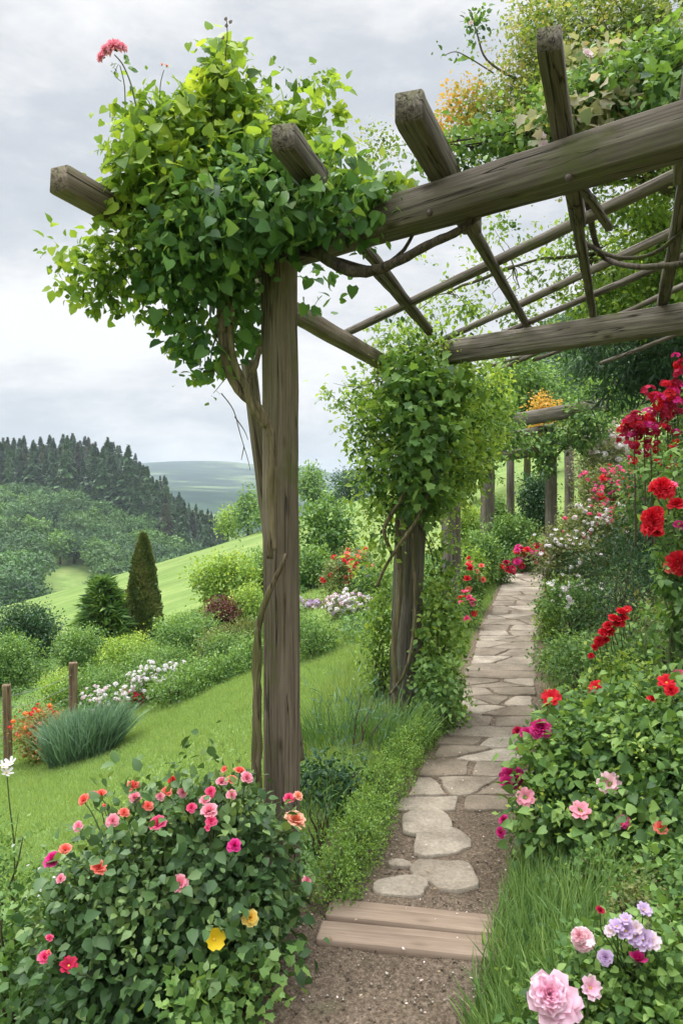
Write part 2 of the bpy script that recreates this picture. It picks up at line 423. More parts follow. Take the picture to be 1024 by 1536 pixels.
def cloud(g, blobs, nclus, per, spread, T, size, rough=.22, droop=.2, up=.6, inner=.35, young=.35, rbase=.4, mi=0, upper=False, flat=1.0, minz=None, nj=.4):
    """leaf clumps over lumpy ellipsoids: blobs = rows of (x, y, z, rx, ry, rz[, weight])"""
    B = np.array([list(b) + [1.0] * (7 - len(b)) for b in blobs], float)
    w = B[:, 6] * (B[:, 3] * B[:, 5]); w /= w.sum()
    bi = rng.choice(len(B), nclus, p=w)
    d = unit(nclus)
    if upper: d[:, 2] = np.abs(d[:, 2]) * .95 - .15 * rng.random(nclus)
    ph = rng.random((len(B), 6)) * 6.28
    q = ph[bi]
    lump = (np.sin(d[:, 0] * 4.3 + q[:, 0]) * np.cos(d[:, 2] * 3.7 + q[:, 1]) + .7 * np.sin(d[:, 1] * 6.1 + d[:, 2] * 5 + q[:, 2]) + .5 * np.sin(d[:, 0] * 9 + d[:, 2] * 8 + q[:, 3]))
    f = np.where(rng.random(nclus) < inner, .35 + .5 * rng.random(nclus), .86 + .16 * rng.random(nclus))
    f = f * (1 + rough * lump * .55)
    c = B[bi, :3] + d * B[bi, 3:6] * f[:, None]
    cr = rng.normal(size=nclus) * .16
    N = nclus * per
    ci = np.repeat(np.arange(nclus), per)
    pos = c[ci] + rng.normal(size=(N, 3)) * spread * np.array([1, 1, flat])
    out = d[ci]
    nrm = out * .55 + np.array([0, 0, up]) + rng.normal(size=(N, 3)) * nj
    dr = out * .7 + rng.normal(size=(N, 3)) * .65 - np.array([0, 0, droop])
    sz = size * (.5 + .8 * rng.random(N) ** 1.2)
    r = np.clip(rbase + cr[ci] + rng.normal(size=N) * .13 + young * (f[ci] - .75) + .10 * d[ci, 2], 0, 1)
    if minz is not None:
        k = pos[:, 2] > minz; pos, dr, nrm, sz, r = pos[k], dr[k], nrm[k], sz[k], r[k]
    g.leaves(T, pos, dr, nrm, sz, r, mi)
    return c


def pblob(px, py, r, Y, ry=None, w=1.0, depth=None):
    p = P(px, py, Y); R = r / F * Y; RY = (ry if ry else r) / F * Y
    return (p[0], p[1], p[2], R, depth if depth else (R + RY) / 2, RY, w)


def twigs(g, base, targets, r0=.008, r1=.002, n=4, sag=.1, r=.5, wig=.06):
    base = np.asarray(base, float)
    for t in targets:
        L = np.linalg.norm(t - base)
        k = 6; u = np.linspace(0, 1, k)[:, None]
        mid = np.array([0, 0, 1.]) * L * sag
        pts = base * (1 - u) + t * u + mid * (4 * u * (1 - u)) + rng.normal(size=(k, 3)) * wig * L * .4 * (u * (1 - u) * 4)
        g.tube(pts, np.linspace(r0, r1, k), n, r)


def spray(gl, gs, p0, p1, n, T, size, rb=.6, droop=.1, face=.5):
    p0 = np.asarray(p0, float); p1 = np.asarray(p1, float); L = np.linalg.norm(p1 - p0)
    u = np.linspace(0, 1, 8)[:, None]
    pts = p0 * (1 - u) + p1 * u + np.array([0, 0, 1]) * L * droop * (4 * u * (1 - u)) + rng.normal(size=3) * L * .08 * (4 * u * (1 - u))
    if gs is not None: gs.tube(pts, np.linspace(.0022, .0009, 8), 4, .5)
    t = np.sort(rng.uniform(.25, 1, n)); pos = np.stack([np.interp(t, u[:, 0], pts[:, k]) for k in range(3)], -1)
    tan = (p1 - p0) / L; side = np.cross(tan, [0, 1., .3]); side /= np.linalg.norm(side) + 1e-9
    sg = np.where(np.arange(n) % 2 == 0, 1, -1)[:, None]
    d = side * sg + tan * .7 + rng.normal(size=(n, 3)) * .35 - np.array([0, 0, .35])
    nn = rng.normal(size=(n, 3)) * .5 + np.array([0, -face, .6])
    gl.leaves(T, pos, d, nn, size * (1.1 - .55 * t) * (.7 + .5 * rng.random(n)), np.clip(rb + .3 * t - .1 + rng.normal(size=n) * .12, 0, 1))


def rim_sprays(gl, gs, blobs, k, n, T, size, ext=(.15, .5), rb=.6, droop=.1, up=.1):
    """leafy shoots breaking out of the outline of the given ellipsoids"""
    B = [b for b in blobs]
    for i in range(k):
        b = random.choice(B); a = rng.uniform(0, 6.283); d = np.array([math.cos(a), rng.normal() * .35, math.sin(a) + up]); d /= np.linalg.norm(d)
        c = np.array(b[:3]); r = np.array(b[3:6]); e = 1 + rng.uniform(*ext)
        spray(gl, gs, c + d * r * .6, c + d * r * e + np.array([0, 0, -.015]), n, T, size, rb, droop)


def timber(name, p0, p1, w, h, mat, root, rot=0, taper=1.0, seg=14, jit=.004, bow=0.0, bev=.08, ends=0.03):
    jit = min(jit, .0035) * (.35 if abs(p0[2] - p1[2]) < 1 else .7); bev = bev if bev >= .3 else min(bev, .07)
    p0 = np.asarray(p0, float); p1 = np.asarray(p1, float)
    L = np.linalg.norm(p1 - p0); z = (p1 - p0) / L
    if abs(z[2]) > .9: x = np.array([math.cos(rot), math.sin(rot), 0]); x -= x.dot(z) * z
    else: x = np.cross(z, [0, 0, 1.])
    x /= np.linalg.norm(x); y = np.cross(z, x)
    if abs(z[2]) <= .9 and rot:
        x, y = x * math.cos(rot) + y * math.sin(rot), -x * math.sin(rot) + y * math.cos(rot)
    prof = []
    for sx, sy in ((1, 1), (-1, 1), (-1, -1), (1, -1)):
        a = (sx * w / 2 * (1 - bev), sy * h / 2); b = (sx * w / 2, sy * h / 2 * (1 - bev))
        prof += [b, a] if sx * sy > 0 else [a, b]
    prof = np.array(prof); n = 8
    ts = np.concatenate([[0, .012 / max(L, .1)], np.linspace(.05, .95, seg), [1 - .012 / max(L, .1), 1]])
    g = Geo(); V = []
    ox = oy = 0
    for i, t in enumerate(ts):
        sc = (1 + (taper - 1) * t) * (1 - ends if i in (0, len(ts) - 1) else 1)
        ox = .6 * ox + rng.normal() * jit; oy = .6 * oy + rng.normal() * jit
        b = bow * 4 * t * (1 - t)
        q = prof * sc + rng.normal(size=(8, 2)) * jit * .35
        for a in q: V.append((a[0] + ox, a[1] + oy + b, t * L))
    m = len(ts)
    faces = [(i * n + j, i * n + (j + 1) % n, (i + 1) * n + (j + 1) % n, (i + 1) * n + j) for i in range(m - 1) for j in range(n)]
    faces.append(tuple(range(n))[::-1]); faces.append(tuple((m - 1) * n + j for j in range(n)))
    g.add(V, faces)
    o = bpy.data.objects.new(name, g.mesh(name, mat)); COL.objects.link(o)
    R = Matrix((x, y, z)).transposed().to_4x4()
    org = Vector(p0)
    if root is not None: o.parent = root; org = org - root.location
    o.matrix_local = Matrix.Translation(org) @ R
    return o


# ---------------------------------------------------------------- flowers (face +Z, radius about 1)
def petal_grid(g, w, L, cup, base_r, ang, open_a, twist=0, ruf=.05, r0=.2, r1=.9, mi=0, nu=4, nv=4, z0=0.0, notch=0.0):
    V = []; R = []
    for j in range(nv + 1):
        v = j / nv
        hw = w * (math.sin(min(1, v * 1.12 + .12) * math.pi * .62)) * (1 - .25 * max(0, v - .75) * 4)
        for i in range(nu + 1):
            u = i / nu * 2 - 1
            a = open_a + (v ** 1.6) * cup
            rr = base_r + L * v * math.sin(a) - .25 * hw * u * u * math.cos(a) * .6
            zz = z0 + L * v * math.cos(a) + .22 * hw * u * u * math.sin(a)
            zz += ruf * L * math.sin(u * 5 + ang * 7) * v * v - notch * L * (1 - abs(u)) * (v > .95)
            x = u * hw
            th = ang + twist * v
            # wrap around the axis
            V.append((rr * math.cos(th) - x * math.sin(th), rr * math.sin(th) + x * math.cos(th), zz)); R.append(r0 + (r1 - r0) * v)
    k = nu + 1
    faces = [(j * k + i, j * k + i + 1, (j + 1) * k + i + 1, (j + 1) * k + i) for j in range(nv) for i in range(nu)]
    g.add(V, faces, np.array(R), mi)


def rose_mesh(name, mat, seed=0, full=22, openness=1.0, ruf=.06):
    rs = random.Random(seed); g = Geo()
    for k in range(full):
        t = k / (full - 1)
        ang = k * 2.4 + rs.uniform(-.2, .2)
        op = (.05 + .95 * t ** 1.2 * openness)
        petal_grid(g, .20 + .30 * t, .55 + .30 * t, .35 * t + .1, .03 + .10 * t, ang, op * 1.05, 0, ruf, .0 + .25 * (1 - t) + rs.uniform(0, .1), .45 + .5 * t, z0=.12 * (1 - t))
    # calyx
    for k in range(5):
        petal_grid(g, .10, .45, .5, .04, k * 1.256, 1.3, 0, 0, .3, .6, 1, 2, 3, z0=-.08)
    g.tube([(0, 0, -.22), (0, 0, -.1), (0, 0, .02)], [.05, .13, .12], 6, .5, 1)
    return g.mesh(name, [mat, M['stem']], smooth=True)


def open_mesh(name, mat, n=5, w=.42, rows=1, ruf=.05, cup=-.1, open_a=1.15, r0=.3, r1=.8):
    g = Geo()
    for q in range(rows):
        for k in range(n):
            petal_grid(g, w * (1 - .15 * q), 1 - .22 * q, cup, .05, k * 6.283 / n + q * .6, open_a - .35 * q, 0, ruf, r0, r1, 0, 3, 3)
    g.tube([(0, 0, -.05), (0, 0, .08), (0, 0, .16)], [.10, .14, .07], 6, .5, 1)
    return g.mesh(name, [mat, M['stamen']], smooth=True)


def small_mesh(name, mat):
    g = Geo()
    for k in range(5):
        a = k * 1.2566; ca, sa = math.cos(a), math.sin(a)
        g.add([(0, 0, 0), (ca * .6 - sa * .38, sa * .6 + ca * .38, .15), (ca, sa, .05 + .1 * (k % 2)), (ca * .6 + sa * .38, sa * .6 - ca * .38, .15)], [(0, 3, 2, 1)], .3 + .12 * k)
    return g.mesh(name, [mat], smooth=False)


def truss_mesh(name, mat, n=16, seed=1):
    """domed head of many small blossoms"""
    rs = np.random.default_rng(seed); g = Geo()
    for k in range(n):
        d = rs.normal(size=3); d[2] = abs(d[2]) + .1; d /= np.linalg.norm(d)
        c = d * np.array([.8, .8, .6]); s = .34 + .12 * rs.random()
        u = np.cross(d, [.3, .5, .9]); u /= np.linalg.norm(u); v = np.cross(d, u)
        r = .2 + .7 * rs.random()
        for q in range(5):
            a = q * 1.2566 + k
            e = u * math.cos(a) + v * math.sin(a); p = -u * math.sin(a) + v * math.cos(a)
            g.add([c, c + (e * .6 + p * .42 + d * .25) * s, c + (e + d * .3) * s, c + (e * .6 - p * .42 + d * .25) * s], [(0, 3, 2, 1)], r)
    return g.mesh(name, [mat], smooth=False)


FM = {}


def fm(kind, mat, seed=0):
    k = (kind, mat, seed)
    if k not in FM:
        m = M[mat]
        if kind == 'rose': FM[k] = rose_mesh('rose_' + mat, m, seed, 20 + seed % 3, .95 + .1 * (seed % 2))
        elif kind == 'bud': FM[k] = rose_mesh('bud_' + mat, m, seed, 9, .45)
        elif kind == 'peony': FM[k] = rose_mesh('peony_' + mat, m, seed, 34, 1.35, .26)
        elif kind == 'dahlia': FM[k] = rose_mesh('dahlia_' + mat, m, seed, 46, 1.45, .02)
        elif kind == 'loose': FM[k] = open_mesh('loose_' + mat, m, 6, .40, 2, .14, .2, 1.1)
        elif kind == 'open': FM[k] = open_mesh('open_' + mat, m, 5, .46, 1, .06)
        elif kind == 'star': FM[k] = open_mesh('star_' + mat, m, 6, .22, 1, .03)
        elif kind == 'small': FM[k] = small_mesh('small_' + mat, m)
        elif kind == 'truss': FM[k] = truss_mesh('truss_' + mat, m, 16, seed + 1)
    return FM[k]


def face_rot(d):
    d = Vector([float(v) for v in d]).normalized()
    q = d.to_track_quat('Z', 'Y')
    e = (q @ Euler((0, 0, random.uniform(0, 6.28))).to_quaternion()).to_euler()
    return e


CAM = np.array([0, 0, EYE])


def flower(root, pos, rad, mat, kind='rose', face=None, seed=None, name='flower'):
    pos = np.asarray(pos, float)
    if face is None:
        c = CAM - pos; c /= np.linalg.norm(c)
        face = c * .55 + np.array([0, 0, .6]) + rng.normal(size=3) * .28
    return inst(name, fm(kind, mat, random.randrange(3) if seed is None else seed), root, pos, face_rot(face), rad * random.uniform(.9, 1.1))


def hit(px, py, c, r):
    """where the sight line to a photo pixel meets the front of an ellipsoid (real position on the bush)"""
    c = np.asarray(c, float); r = np.asarray(r, float)
    d = np.array([(px - CX) / F, 1, -(py - HZ) / F]); o = (CAM - c) / r; e = d / r
    A = e @ e; B = 2 * o @ e; C = o @ o - 1; D = B * B - 4 * A * C
    t = (-B - math.sqrt(D)) / (2 * A) if D > 0 else -B / (2 * A)
    return CAM + d * t


def flower_on(root, px, py, rpx, mat, kind, blobs, g=None, sd=None):
    best = None
    for b in blobs:
        p = hit(px, py, b[:3], b[3:6])
        q = (p - np.array(b[:3])) / np.array(b[3:6]); miss = max(0, np.linalg.norm(q) - 1.02)
        key = (miss, p[1])
        if best is None or key < best[0]: best = (key, p, b)
    p, b = best[1], best[2]
    out = (p - np.array(b[:3])) / np.array(b[3:6]); out /= np.linalg.norm(out) + 1e-9
    p = p + out * .03
    o = flower(root, p, 1.06 * rpx / F * p[1], mat, kind, face=(CAM - p) / np.linalg.norm(CAM - p) * .6 + out * .4 + np.array([0, 0, .35]) + rng.normal(size=3) * .2, seed=sd)
    if g is not None:
        base = np.array(b[:3]) * .35 + p * .65 - np.array([0, 0, b[5] * .12])
        twigs(g, base, [p - np.array([0, 0, .01])], .0028, .0018, 4, .05)
    return p


# ================================================================ SETTING
def build_terrain():
    nx, ny = 430, 470
    kx = math.asinh(2600 / 2.2); ky0 = math.asinh(40 / 2.2); ky1 = math.asinh(3300 / 2.2)
    xs = .6 + 2.2 * np.sinh(np.linspace(-kx, kx, nx)); ys = 4 + 2.2 * np.sinh(np.linspace(-ky0, ky1, ny))
    X, Yg = np.meshgrid(xs, ys); Z = H(X, Yg)
    V = np.stack([X, Yg, Z], -1).reshape(-1, 3)
    i = np.arange(ny - 1)[:, None] * nx + np.arange(nx - 1)[None]
    L = np.stack([i, i + 1, i + nx + 1, i + nx], -1).reshape(-1)
    n = (nx - 1) * (ny - 1)
    x, y = V[:, 0], V[:, 1]
    c = xc(y)
    bed = ((x > c - .42) & (x < c + 3.4) & (y < 14) & (y > -3)).astype(float)
    lh = ((x > c - .9) & (x <= c - .40) & (y < 9) & (y > 1.0)).astype(float)
    bed = np.maximum(bed, lh)
    me = mesh_np('ground', V, L, np.arange(n) * 4, np.full(n, 4), M['ground'], smooth=True, extra={'bed': bed})
    o = bpy.data.objects.new('ground', me); COL.objects.link(o)
    tag(o, 'green sloping meadow and garden ground running out to the far hills', kind='structure')


build_terrain()


def ribbon(name, y0, y1, hw, dz, mat, step=.08, cols=14):
    ys = np.arange(y0, y1, step); us = np.linspace(-1, 1, cols)
    V = []
    for y in ys:
        for u in us:
            e = .03 * math.sin(y * 5.1 + (u > 0) * 2) + .02 * math.sin(y * 13 + (u > 0))
            x = xc(y) + u * (hw(y) + e)
            V.append((x, y, pz(y) + dz + .008 * wob(x * 6, y * 6) - .004 * abs(u) ** 4))
    k = cols
    faces = [(j * k + i, j * k + i + 1, (j + 1) * k + i + 1, (j + 1) * k + i) for j in range(len(ys) - 1) for i in range(k - 1)]
    g = Geo(); g.add(V, faces)
    return tag(g.obj(name, mat, smooth=True), kind='structure')


tag(ribbon('path', -4, 14.5, lambda y: .40 if y < 3 else .37, .022, M['path']), 'narrow brown gravel path winding up through the garden')

# flagstones: one sheet of paving let into the path
gs = Geo()


def stone(cx_, cy_, a, b, rot=0, n=13, hgt=.02, dz=.026):
    ph = rng.random(4) * 6.28; V = []; col = rng.random()
    ring = []
    for k in range(n):
        t = k * 2 * math.pi / n
        r = 1 + .10 * math.sin(2 * t + ph[0]) + .09 * math.sin(3 * t + ph[1]) + .05 * math.sin(5 * t + ph[2]) + rng.normal() * .025
        sx = math.copysign(abs(math.cos(t)) ** .75, math.cos(t)) * a * r; sy = math.copysign(abs(math.sin(t)) ** .75, math.sin(t)) * b * r
        x = sx * math.cos(rot) - sy * math.sin(rot); y = sx * math.sin(rot) + sy * math.cos(rot)
        ring.append((cx_ + x, cy_ + y))
    tilt = rng.normal(size=2) * .008
    for f, z in ((1.0, -.012), (.985, hgt * .75), (.94, hgt), (.5, hgt * 1.08)):
        for (x, y) in ring:
            xx = cx_ + (x - cx_) * f; yy = cy_ + (y - cy_) * f
            V.append((xx, yy, pz(yy) + dz + z + (xx - cx_) * tilt[0] + (yy - cy_) * tilt[1]))
    V.append((cx_, cy_, pz(cy_) + dz + hgt * 1.1))
    faces = []
    for q in range(3):
        for k in range(n):
            faces.append((q * n + k, q * n + (k + 1) % n, (q + 1) * n + (k + 1) % n, (q + 1) * n + k))
    for k in range(n): faces.append((3 * n + k, 3 * n + (k + 1) % n, 4 * n))
    gs.add(V, faces, col)


def gp(px, py, z=.03):
    Y = (EYE - z) * F / (py - HZ); return (px - CX) / F * Y, Y


for (px, py, wpx, hpx) in ((602, 1330, 88, 30), (668, 1311, 96, 44), (660, 1262, 84, 44), (640, 1232, 80, 40), (600, 1296, 34, 12)):
    x, y = gp(px, py); yy = gp(px, py - hpx / 2)[1] - gp(px, py + hpx / 2)[1]
    stone(x, y, wpx / F * y / 2, yy / 2, rng.normal() * .1, n=17, hgt=.006, dz=.031)


def clip_poly(poly, mx, my, nx, ny):
    out = []
    for i in range(len(poly)):
        a, b = poly[i - 1], poly[i]
        da = (a[0] - mx) * nx + (a[1] - my) * ny; db = (b[0] - mx) * nx + (b[1] - my) * ny
        if da <= 0: out.append(a)
        if (da < 0 < db) or (db < 0 < da):
            t = da / (da - db); out.append((a[0] + (b[0] - a[0]) * t, a[1] + (b[1] - a[1]) * t))
    return out


seeds = []; v = 3.74; row = 0
while v < 12.8:
    dv = .19 + .012 * (v - 3.5) + random.uniform(0, .05); n_ = random.choice([1, 2, 2, 2, 3])
    for q in range(n_): seeds.append((-.31 + .62 * (q + .5) / n_ + random.uniform(-.06, .06), v + random.uniform(-.06, .06)))
    v += dv
SX = .42      # seeds compete across the path less than along it, so the flags lie broad
for i, (u0, v0) in enumerate(seeds):
    hw = .275 + random.uniform(-.02, .03); poly = [(-hw * SX, max(v0 - .4, 3.62)), (hw * SX, max(v0 - .4, 3.62)), (hw * SX, v0 + .4), (-hw * SX, v0 + .4)]
    for j, (u1, v1) in enumerate(seeds):
        if i == j or abs(v1 - v0) > .9: continue
        nx_, ny_ = (u1 - u0) * SX, v1 - v0; L_ = math.hypot(nx_, ny_)
        if L_ < 1e-6: continue
        gap = .006
        nx_, ny_ = nx_ / L_, ny_ / L_
        poly = clip_poly(poly, (u0 + u1) / 2 * SX - nx_ * gap, (v0 + v1) / 2 - ny_ * gap, nx_, ny_)
        if len(poly) < 3: break
    if len(poly) < 3: continue
    poly = [(a / SX, b) for a, b in poly]
    ring = []
    for k in range(len(poly)):
        a, b = poly[k], poly[(k + 1) % len(poly)]; L_ = math.hypot(a[0] - b[0], a[1] - b[1]); m_n = max(1, int(L_ / .06))
        for q in range(m_n):
            t = (q + (.12 if q == 0 else 0)) / m_n
            ring.append((a[0] + (b[0] - a[0]) * t + rng.normal() * .006, a[1] + (b[1] - a[1]) * t + rng.normal() * .005))
    if len(ring) < 5: continue
    cu = sum(r[0] for r in ring) / len(ring); cv = sum(r[1] for r in ring) / len(ring); n = len(ring); V = []
    hgt = .003 + .005 * rng.random(); tl = rng.normal(size=2) * .01
    for f, zz in ((1.0, -.02), (.985, hgt * .6), (.93, hgt), (.5, hgt * 1.05)):
        for (a, b) in ring:
            a_ = cu + (a - cu) * f; b_ = cv + (b - cv) * f
            V.append((xc(b_) + a_, b_, pz(b_) + .026 + zz + (a_ - cu) * tl[0] + (b_ - cv) * tl[1]))
    V.append((xc(cv) + cu, cv, pz(cv) + .026 + hgt * 1.06))
    faces = [(q * n + k, q * n + (k + 1) % n, (q + 1) * n + (k + 1) % n, (q + 1) * n + k) for q in range(3) for k in range(n)] + [(3 * n + k, 3 * n + (k + 1) % n, 4 * n) for k in range(n)]
    gs.add(V, faces, rng.random())
tag(gs.obj('path_paving', M['stone'], smooth=False), 'worn irregular sandstone flags set into the gravel path', kind='structure')

# loose pebbles on the gravel
g = Geo(); N = 5200
yy = 1.9 + 3.6 * rng.random(N) ** 1.3; u = rng.uniform(-1, 1, N); xx = xc(yy) + u * .37
ico = np.array([(1, 0, 0), (0, 1, 0), (-1, 0, 0), (0, -1, 0), (0, 0, .7), (0, 0, -.7)], float)
icf = [(0, 1, 4), (1, 2, 4), (2, 3, 4), (3, 0, 4), (1, 0, 5), (2, 1, 5), (3, 2, 5), (0, 3, 5)]
sz = .0018 + .005 * rng.random(N) ** 3
dirs = rng.normal(size=(N, 3)) * np.array([1, 1, .2])
g.leaves((ico, icf), np.stack([xx, yy, pz(yy) + .025 + sz * .3], -1), dirs, np.tile([0, 0, 1.], (N, 1)) + rng.normal(size=(N, 3)) * .2, sz, rng.random(N) ** 2)
tag(g.obj('gravel', M['pebble']), 'loose small pebbles scattered over the brown path', 'gravel', kind='stuff')

# petals and small dead leaves dropped on the path
g = Geo(); N = 150
yy = rng.uniform(1.95, 5.2, N); xx = xc(yy) + rng.uniform(-1, 1, N) * .36
g.leaves(T_SM, np.stack([xx, yy, pz(yy) + .047], -1), rng.normal(size=(N, 3)) * [1, 1, .1], rng.normal(size=(N, 3)) * .25 + [0, 0, 1], .012 * (.6 + .8 * rng.random(N)), rng.random(N))
tag(g.obj('fallen_petals', M['litter']), 'a few fallen petals and dry leaves on the path', 'petals', kind='stuff')

# wooden step at the garden entrance
x0, y0 = gp(492, 1388); x1, y1 = gp(728, 1416)
root = thing('plank_step', (.2, 2.66, .02), 'two weathered brown planks laid as a step across the gravel path', 'step')
e0 = np.array([x0 - .02, y0 + .03, .020]); e1 = np.array([x1 + .06, y1 + .03, .020])
timber('plank', e0 + [0.02, .062, .004], e1 + [-.02, .062, .004], .114, .045, M['plank'], root, jit=.0012, bev=.08, seg=10)
timber('plank', e0 + [-.01, -.075, 0], e1 + [.01, -.073, 0], .118, .045, M['plank'], root, jit=.0012, bev=.08, seg=10)

# ================================================================ PERGOLA
pg = thing('timber_pergola', (-.227, 2.9, 0), 'weathered timber pergola of heavy posts, beams and pole trellis spanning the near path', 'pergola')
A15 = math.radians(-36)
timber('post', (-.222, 2.9, -.12), (-.236, 2.9, 2.40), .100, .100, M['oak'], pg, rot=A15, jit=.0022, bev=.14, seg=20)
timber('post', P(446, 1140, 3.5), P(371, 540, 3.25), .05, .05, M['oak'], pg, rot=.5, jit=.003)
b0 = np.array([-.62, 3.30, 2.44]); b1 = np.array([1.55, 1.35, 2.44])
BD = (b1 - b0) / np.linalg.norm(b1 - b0)
timber('beam', b0 + [0, 0, .02], b1 + [0, 0, .02], .12, .112, M['beam'], pg, jit=.0035, bev=.16, seg=24)
# far cross beam and its post
c0 = P(668, 530, 4.95); c1 = c0 + np.array([1, -.95, 0]) * 2.1
timber('beam', c0, c1, .11, .14, M['oak_grey'], pg, jit=.004, bev=.2, seg=20)
# side beam at the left, passing behind the near post to the second post
s0 = P(88, 300, 2.5); s0[2] = 2.56; s1 = P(580, 548, 5.15)
timber('beam', s0, [s1[0], s1[1], s1[2]], .075, .085, M['oak'], pg, jit=.003, seg=20)
timber('post', (.41, 5.15, -.1), (.50, 5.15, 2.38), .17, .16, M['oak_grey'], pg, rot=.5, jit=.007, bev=.3, seg=18)
yb = 9.3; timber('post', P(677, 905, yb) * [1, 1, 0] + [0, 0, 0], P(676, 640, yb), .19, .19, M['oak_grey'], pg, rot=.5, jit=.008, bev=.3)
# rafters over the main beam
zr = 2.60


def onz(px, py, z):
    Y = (z - EYE) * F / (HZ - py); return np.array([(px - CX) / F * Y, Y, z])


for (a, b, w, tp, cut) in (((424, 205), (642, 492), .074, .046, .30), ((612, 160), (792, 492), .080, .044, .33), ((822, 58), (890, 478), .056, .042, .42), ((1075, -60), (1000, 440), .08, .045, .4)):
    q0 = onz(a[0], a[1], zr); q1 = onz(b[0], b[1], zr - .07)
    q1 = q0 + (q1 - q0) * 1.02; qm = q0 + (q1 - q0) * cut
    timber('rafter', q0, qm, w, w * 1.08, M['beam'], pg, taper=.93, jit=.0025, seg=10)
    timber('lattice_pole', q0 + (q1 - q0) * (cut - .08) - [0, 0, .02], q1, tp, tp, M['beam'], pg, taper=.85, jit=.003, bev=.35, seg=16)
# diagonal battens lying on the rafters
for (a, b, r) in (((900, 545), (1040, 492), .026), ((700, 560), (1040, 455), .022), ((515, 502), (1040, 250), .042), ((560, 560), (1040, 333), .036), ((735, 508), (1040, 378), .032), ((755, 552), (1040, 422), .030), ((800, 540), (1040, 452), .026)):
    q0 = onz(a[0], a[1], 2.50); q1 = onz(b[0], b[1], 2.64)
    q0 = q0 + (q0 - q1) * .0
    timber('batten', q0, q1, r, r, M['oak_grey'], pg, bev=.45, jit=.005, seg=16)
for (a, b, r) in (((1030, 265), (990, 470), .05), ((560, 405), (645, 500), .03), ((858, 258), (914, 342), .024)):
    timber('batten', onz(a[0], a[1], 2.58), onz(b[0], b[1], 2.52), r, r, M['beam'], pg, jit=.004)

# bolt heads where the rafters sit and through the near post
for (px, py, Y) in ((640, 318, 2.40), (838, 258, 2.06), (500, 352, 2.70)):
    c = P(px, py, Y); t = (b0[:2] * 0 + BD[:2]); nrm_ = np.array([-abs(BD[1]), -abs(BD[0]), 0]); s_ = ((b0[0] - c[0]) * nrm_[0] + (b0[1] - c[1]) * nrm_[1]); c = c + nrm_ * (s_ + .062)
    g = Geo(); g.tube([c - nrm_ * .01, c + nrm_ * .004, c + nrm_ * .007], [.011, .011, .008], 6); g.obj('bolt', M['rust'], pg)

# far pergola
YF = 13.4
fp = thing('timber_pergola', (*P(825, 800, YF)[:2], float(H(P(825, 800, YF)[0], YF))), 'small grey log pergola standing over the far end of the path', 'pergola')


def fpost(px, top, Y, w, lean=0):
    t = P(px, top, Y); bx = t[0] + lean; timber('post', (bx, Y, float(H(bx, Y)) - .2), t, w, w, M['oak_grey'], fp, rot=.4, jit=.008, bev=.35)


fpost(731, 655, 12.6, .19); fpost(765, 688, 14.3, .12); fpost(826, 640, YF, .17); fpost(853, 640, 14.6, .15)
timber('beam', P(770, 631, YF), P(912, 607, YF - .4), .2, .24, M['oak_grey'], fp, jit=.01, bev=.3)
timber('beam', P(748, 684, 13.6), P(806, 678, 13.6), .2, .18, M['oak_grey'], fp, jit=.01, bev=.3)
timber('beam', P(731, 660, 12.6), P(830, 640, 13.6), .12, .12, M['oak_grey'], fp, jit=.01, bev=.3)

# ================================================================ CLIMBER ON THE NEAR POST
Yv = 2.85
vr = thing('climbing_vine', (-.33, 2.86, float(H(-.33, 2.86))), 'big leafy climber with yellow green shoots crowning the near pergola post', 'climber')
g = Geo()
US = .92
up_b = [pblob(340, 135, 30, 2.85, 58, .8), pblob(250, 190, 62, 2.8, 42), pblob(325, 215, 75, 2.9, 70), pblob(415, 200, 45, 3.0, 40, .6), pblob(480, 190, 36, 3.0, 44, .18),
        pblob(220, 260, 52, 2.7, 50, .7), pblob(290, 280, 75, 2.8, 60), pblob(400, 260, 70, 2.8, 40), pblob(510, 268, 55, 2.7, 28, .7), pblob(572, 282, 36, 2.6, 20, .6)]
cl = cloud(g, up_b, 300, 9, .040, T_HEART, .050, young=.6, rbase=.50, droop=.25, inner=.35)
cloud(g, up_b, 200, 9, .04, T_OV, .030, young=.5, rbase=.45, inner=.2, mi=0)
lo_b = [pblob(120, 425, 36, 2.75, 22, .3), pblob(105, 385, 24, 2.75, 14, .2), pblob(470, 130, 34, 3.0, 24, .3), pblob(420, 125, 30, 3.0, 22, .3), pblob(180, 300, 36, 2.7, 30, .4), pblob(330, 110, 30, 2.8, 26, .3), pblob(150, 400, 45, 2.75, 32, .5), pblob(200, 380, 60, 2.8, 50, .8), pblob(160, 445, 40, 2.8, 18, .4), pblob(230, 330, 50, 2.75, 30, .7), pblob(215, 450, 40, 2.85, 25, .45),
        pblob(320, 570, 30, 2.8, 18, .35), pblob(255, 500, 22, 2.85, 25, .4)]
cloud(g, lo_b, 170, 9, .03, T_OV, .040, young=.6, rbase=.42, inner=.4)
for (px, py) in ((325, 68), (356, 68), (350, 90), (358, 175), (328, 190), (330, 205), (300, 280), (300, 95), (165, 175), (158, 178), (182, 205), (150, 215), (495, 230), (90, 378), (84, 372), (100, 384),
                 (170, 318), (150, 325), (168, 330), (118, 440), (132, 448), (600, 290)):
    n = 3
    pos = P(px, py, 2.7) + rng.normal(size=(n, 3)) * .022
    c = np.tile(CAM - P(px, py, 2.7), (n, 1)); c /= np.linalg.norm(c, axis=1)[:, None]
    g.leaves(T_HEART, pos, rng.normal(size=(n, 3)) * .5 + [0, 0, -.7], c + rng.normal(size=(n, 3)) * .6, .024 + .022 * rng.random(n), .6 + .4 * rng.random(n))
gs_ = Geo()
rim_sprays(g, g, up_b[:8] + lo_b[6:], 85, 9, T_OV, .040, (.15, .55), .62, .1, .25)
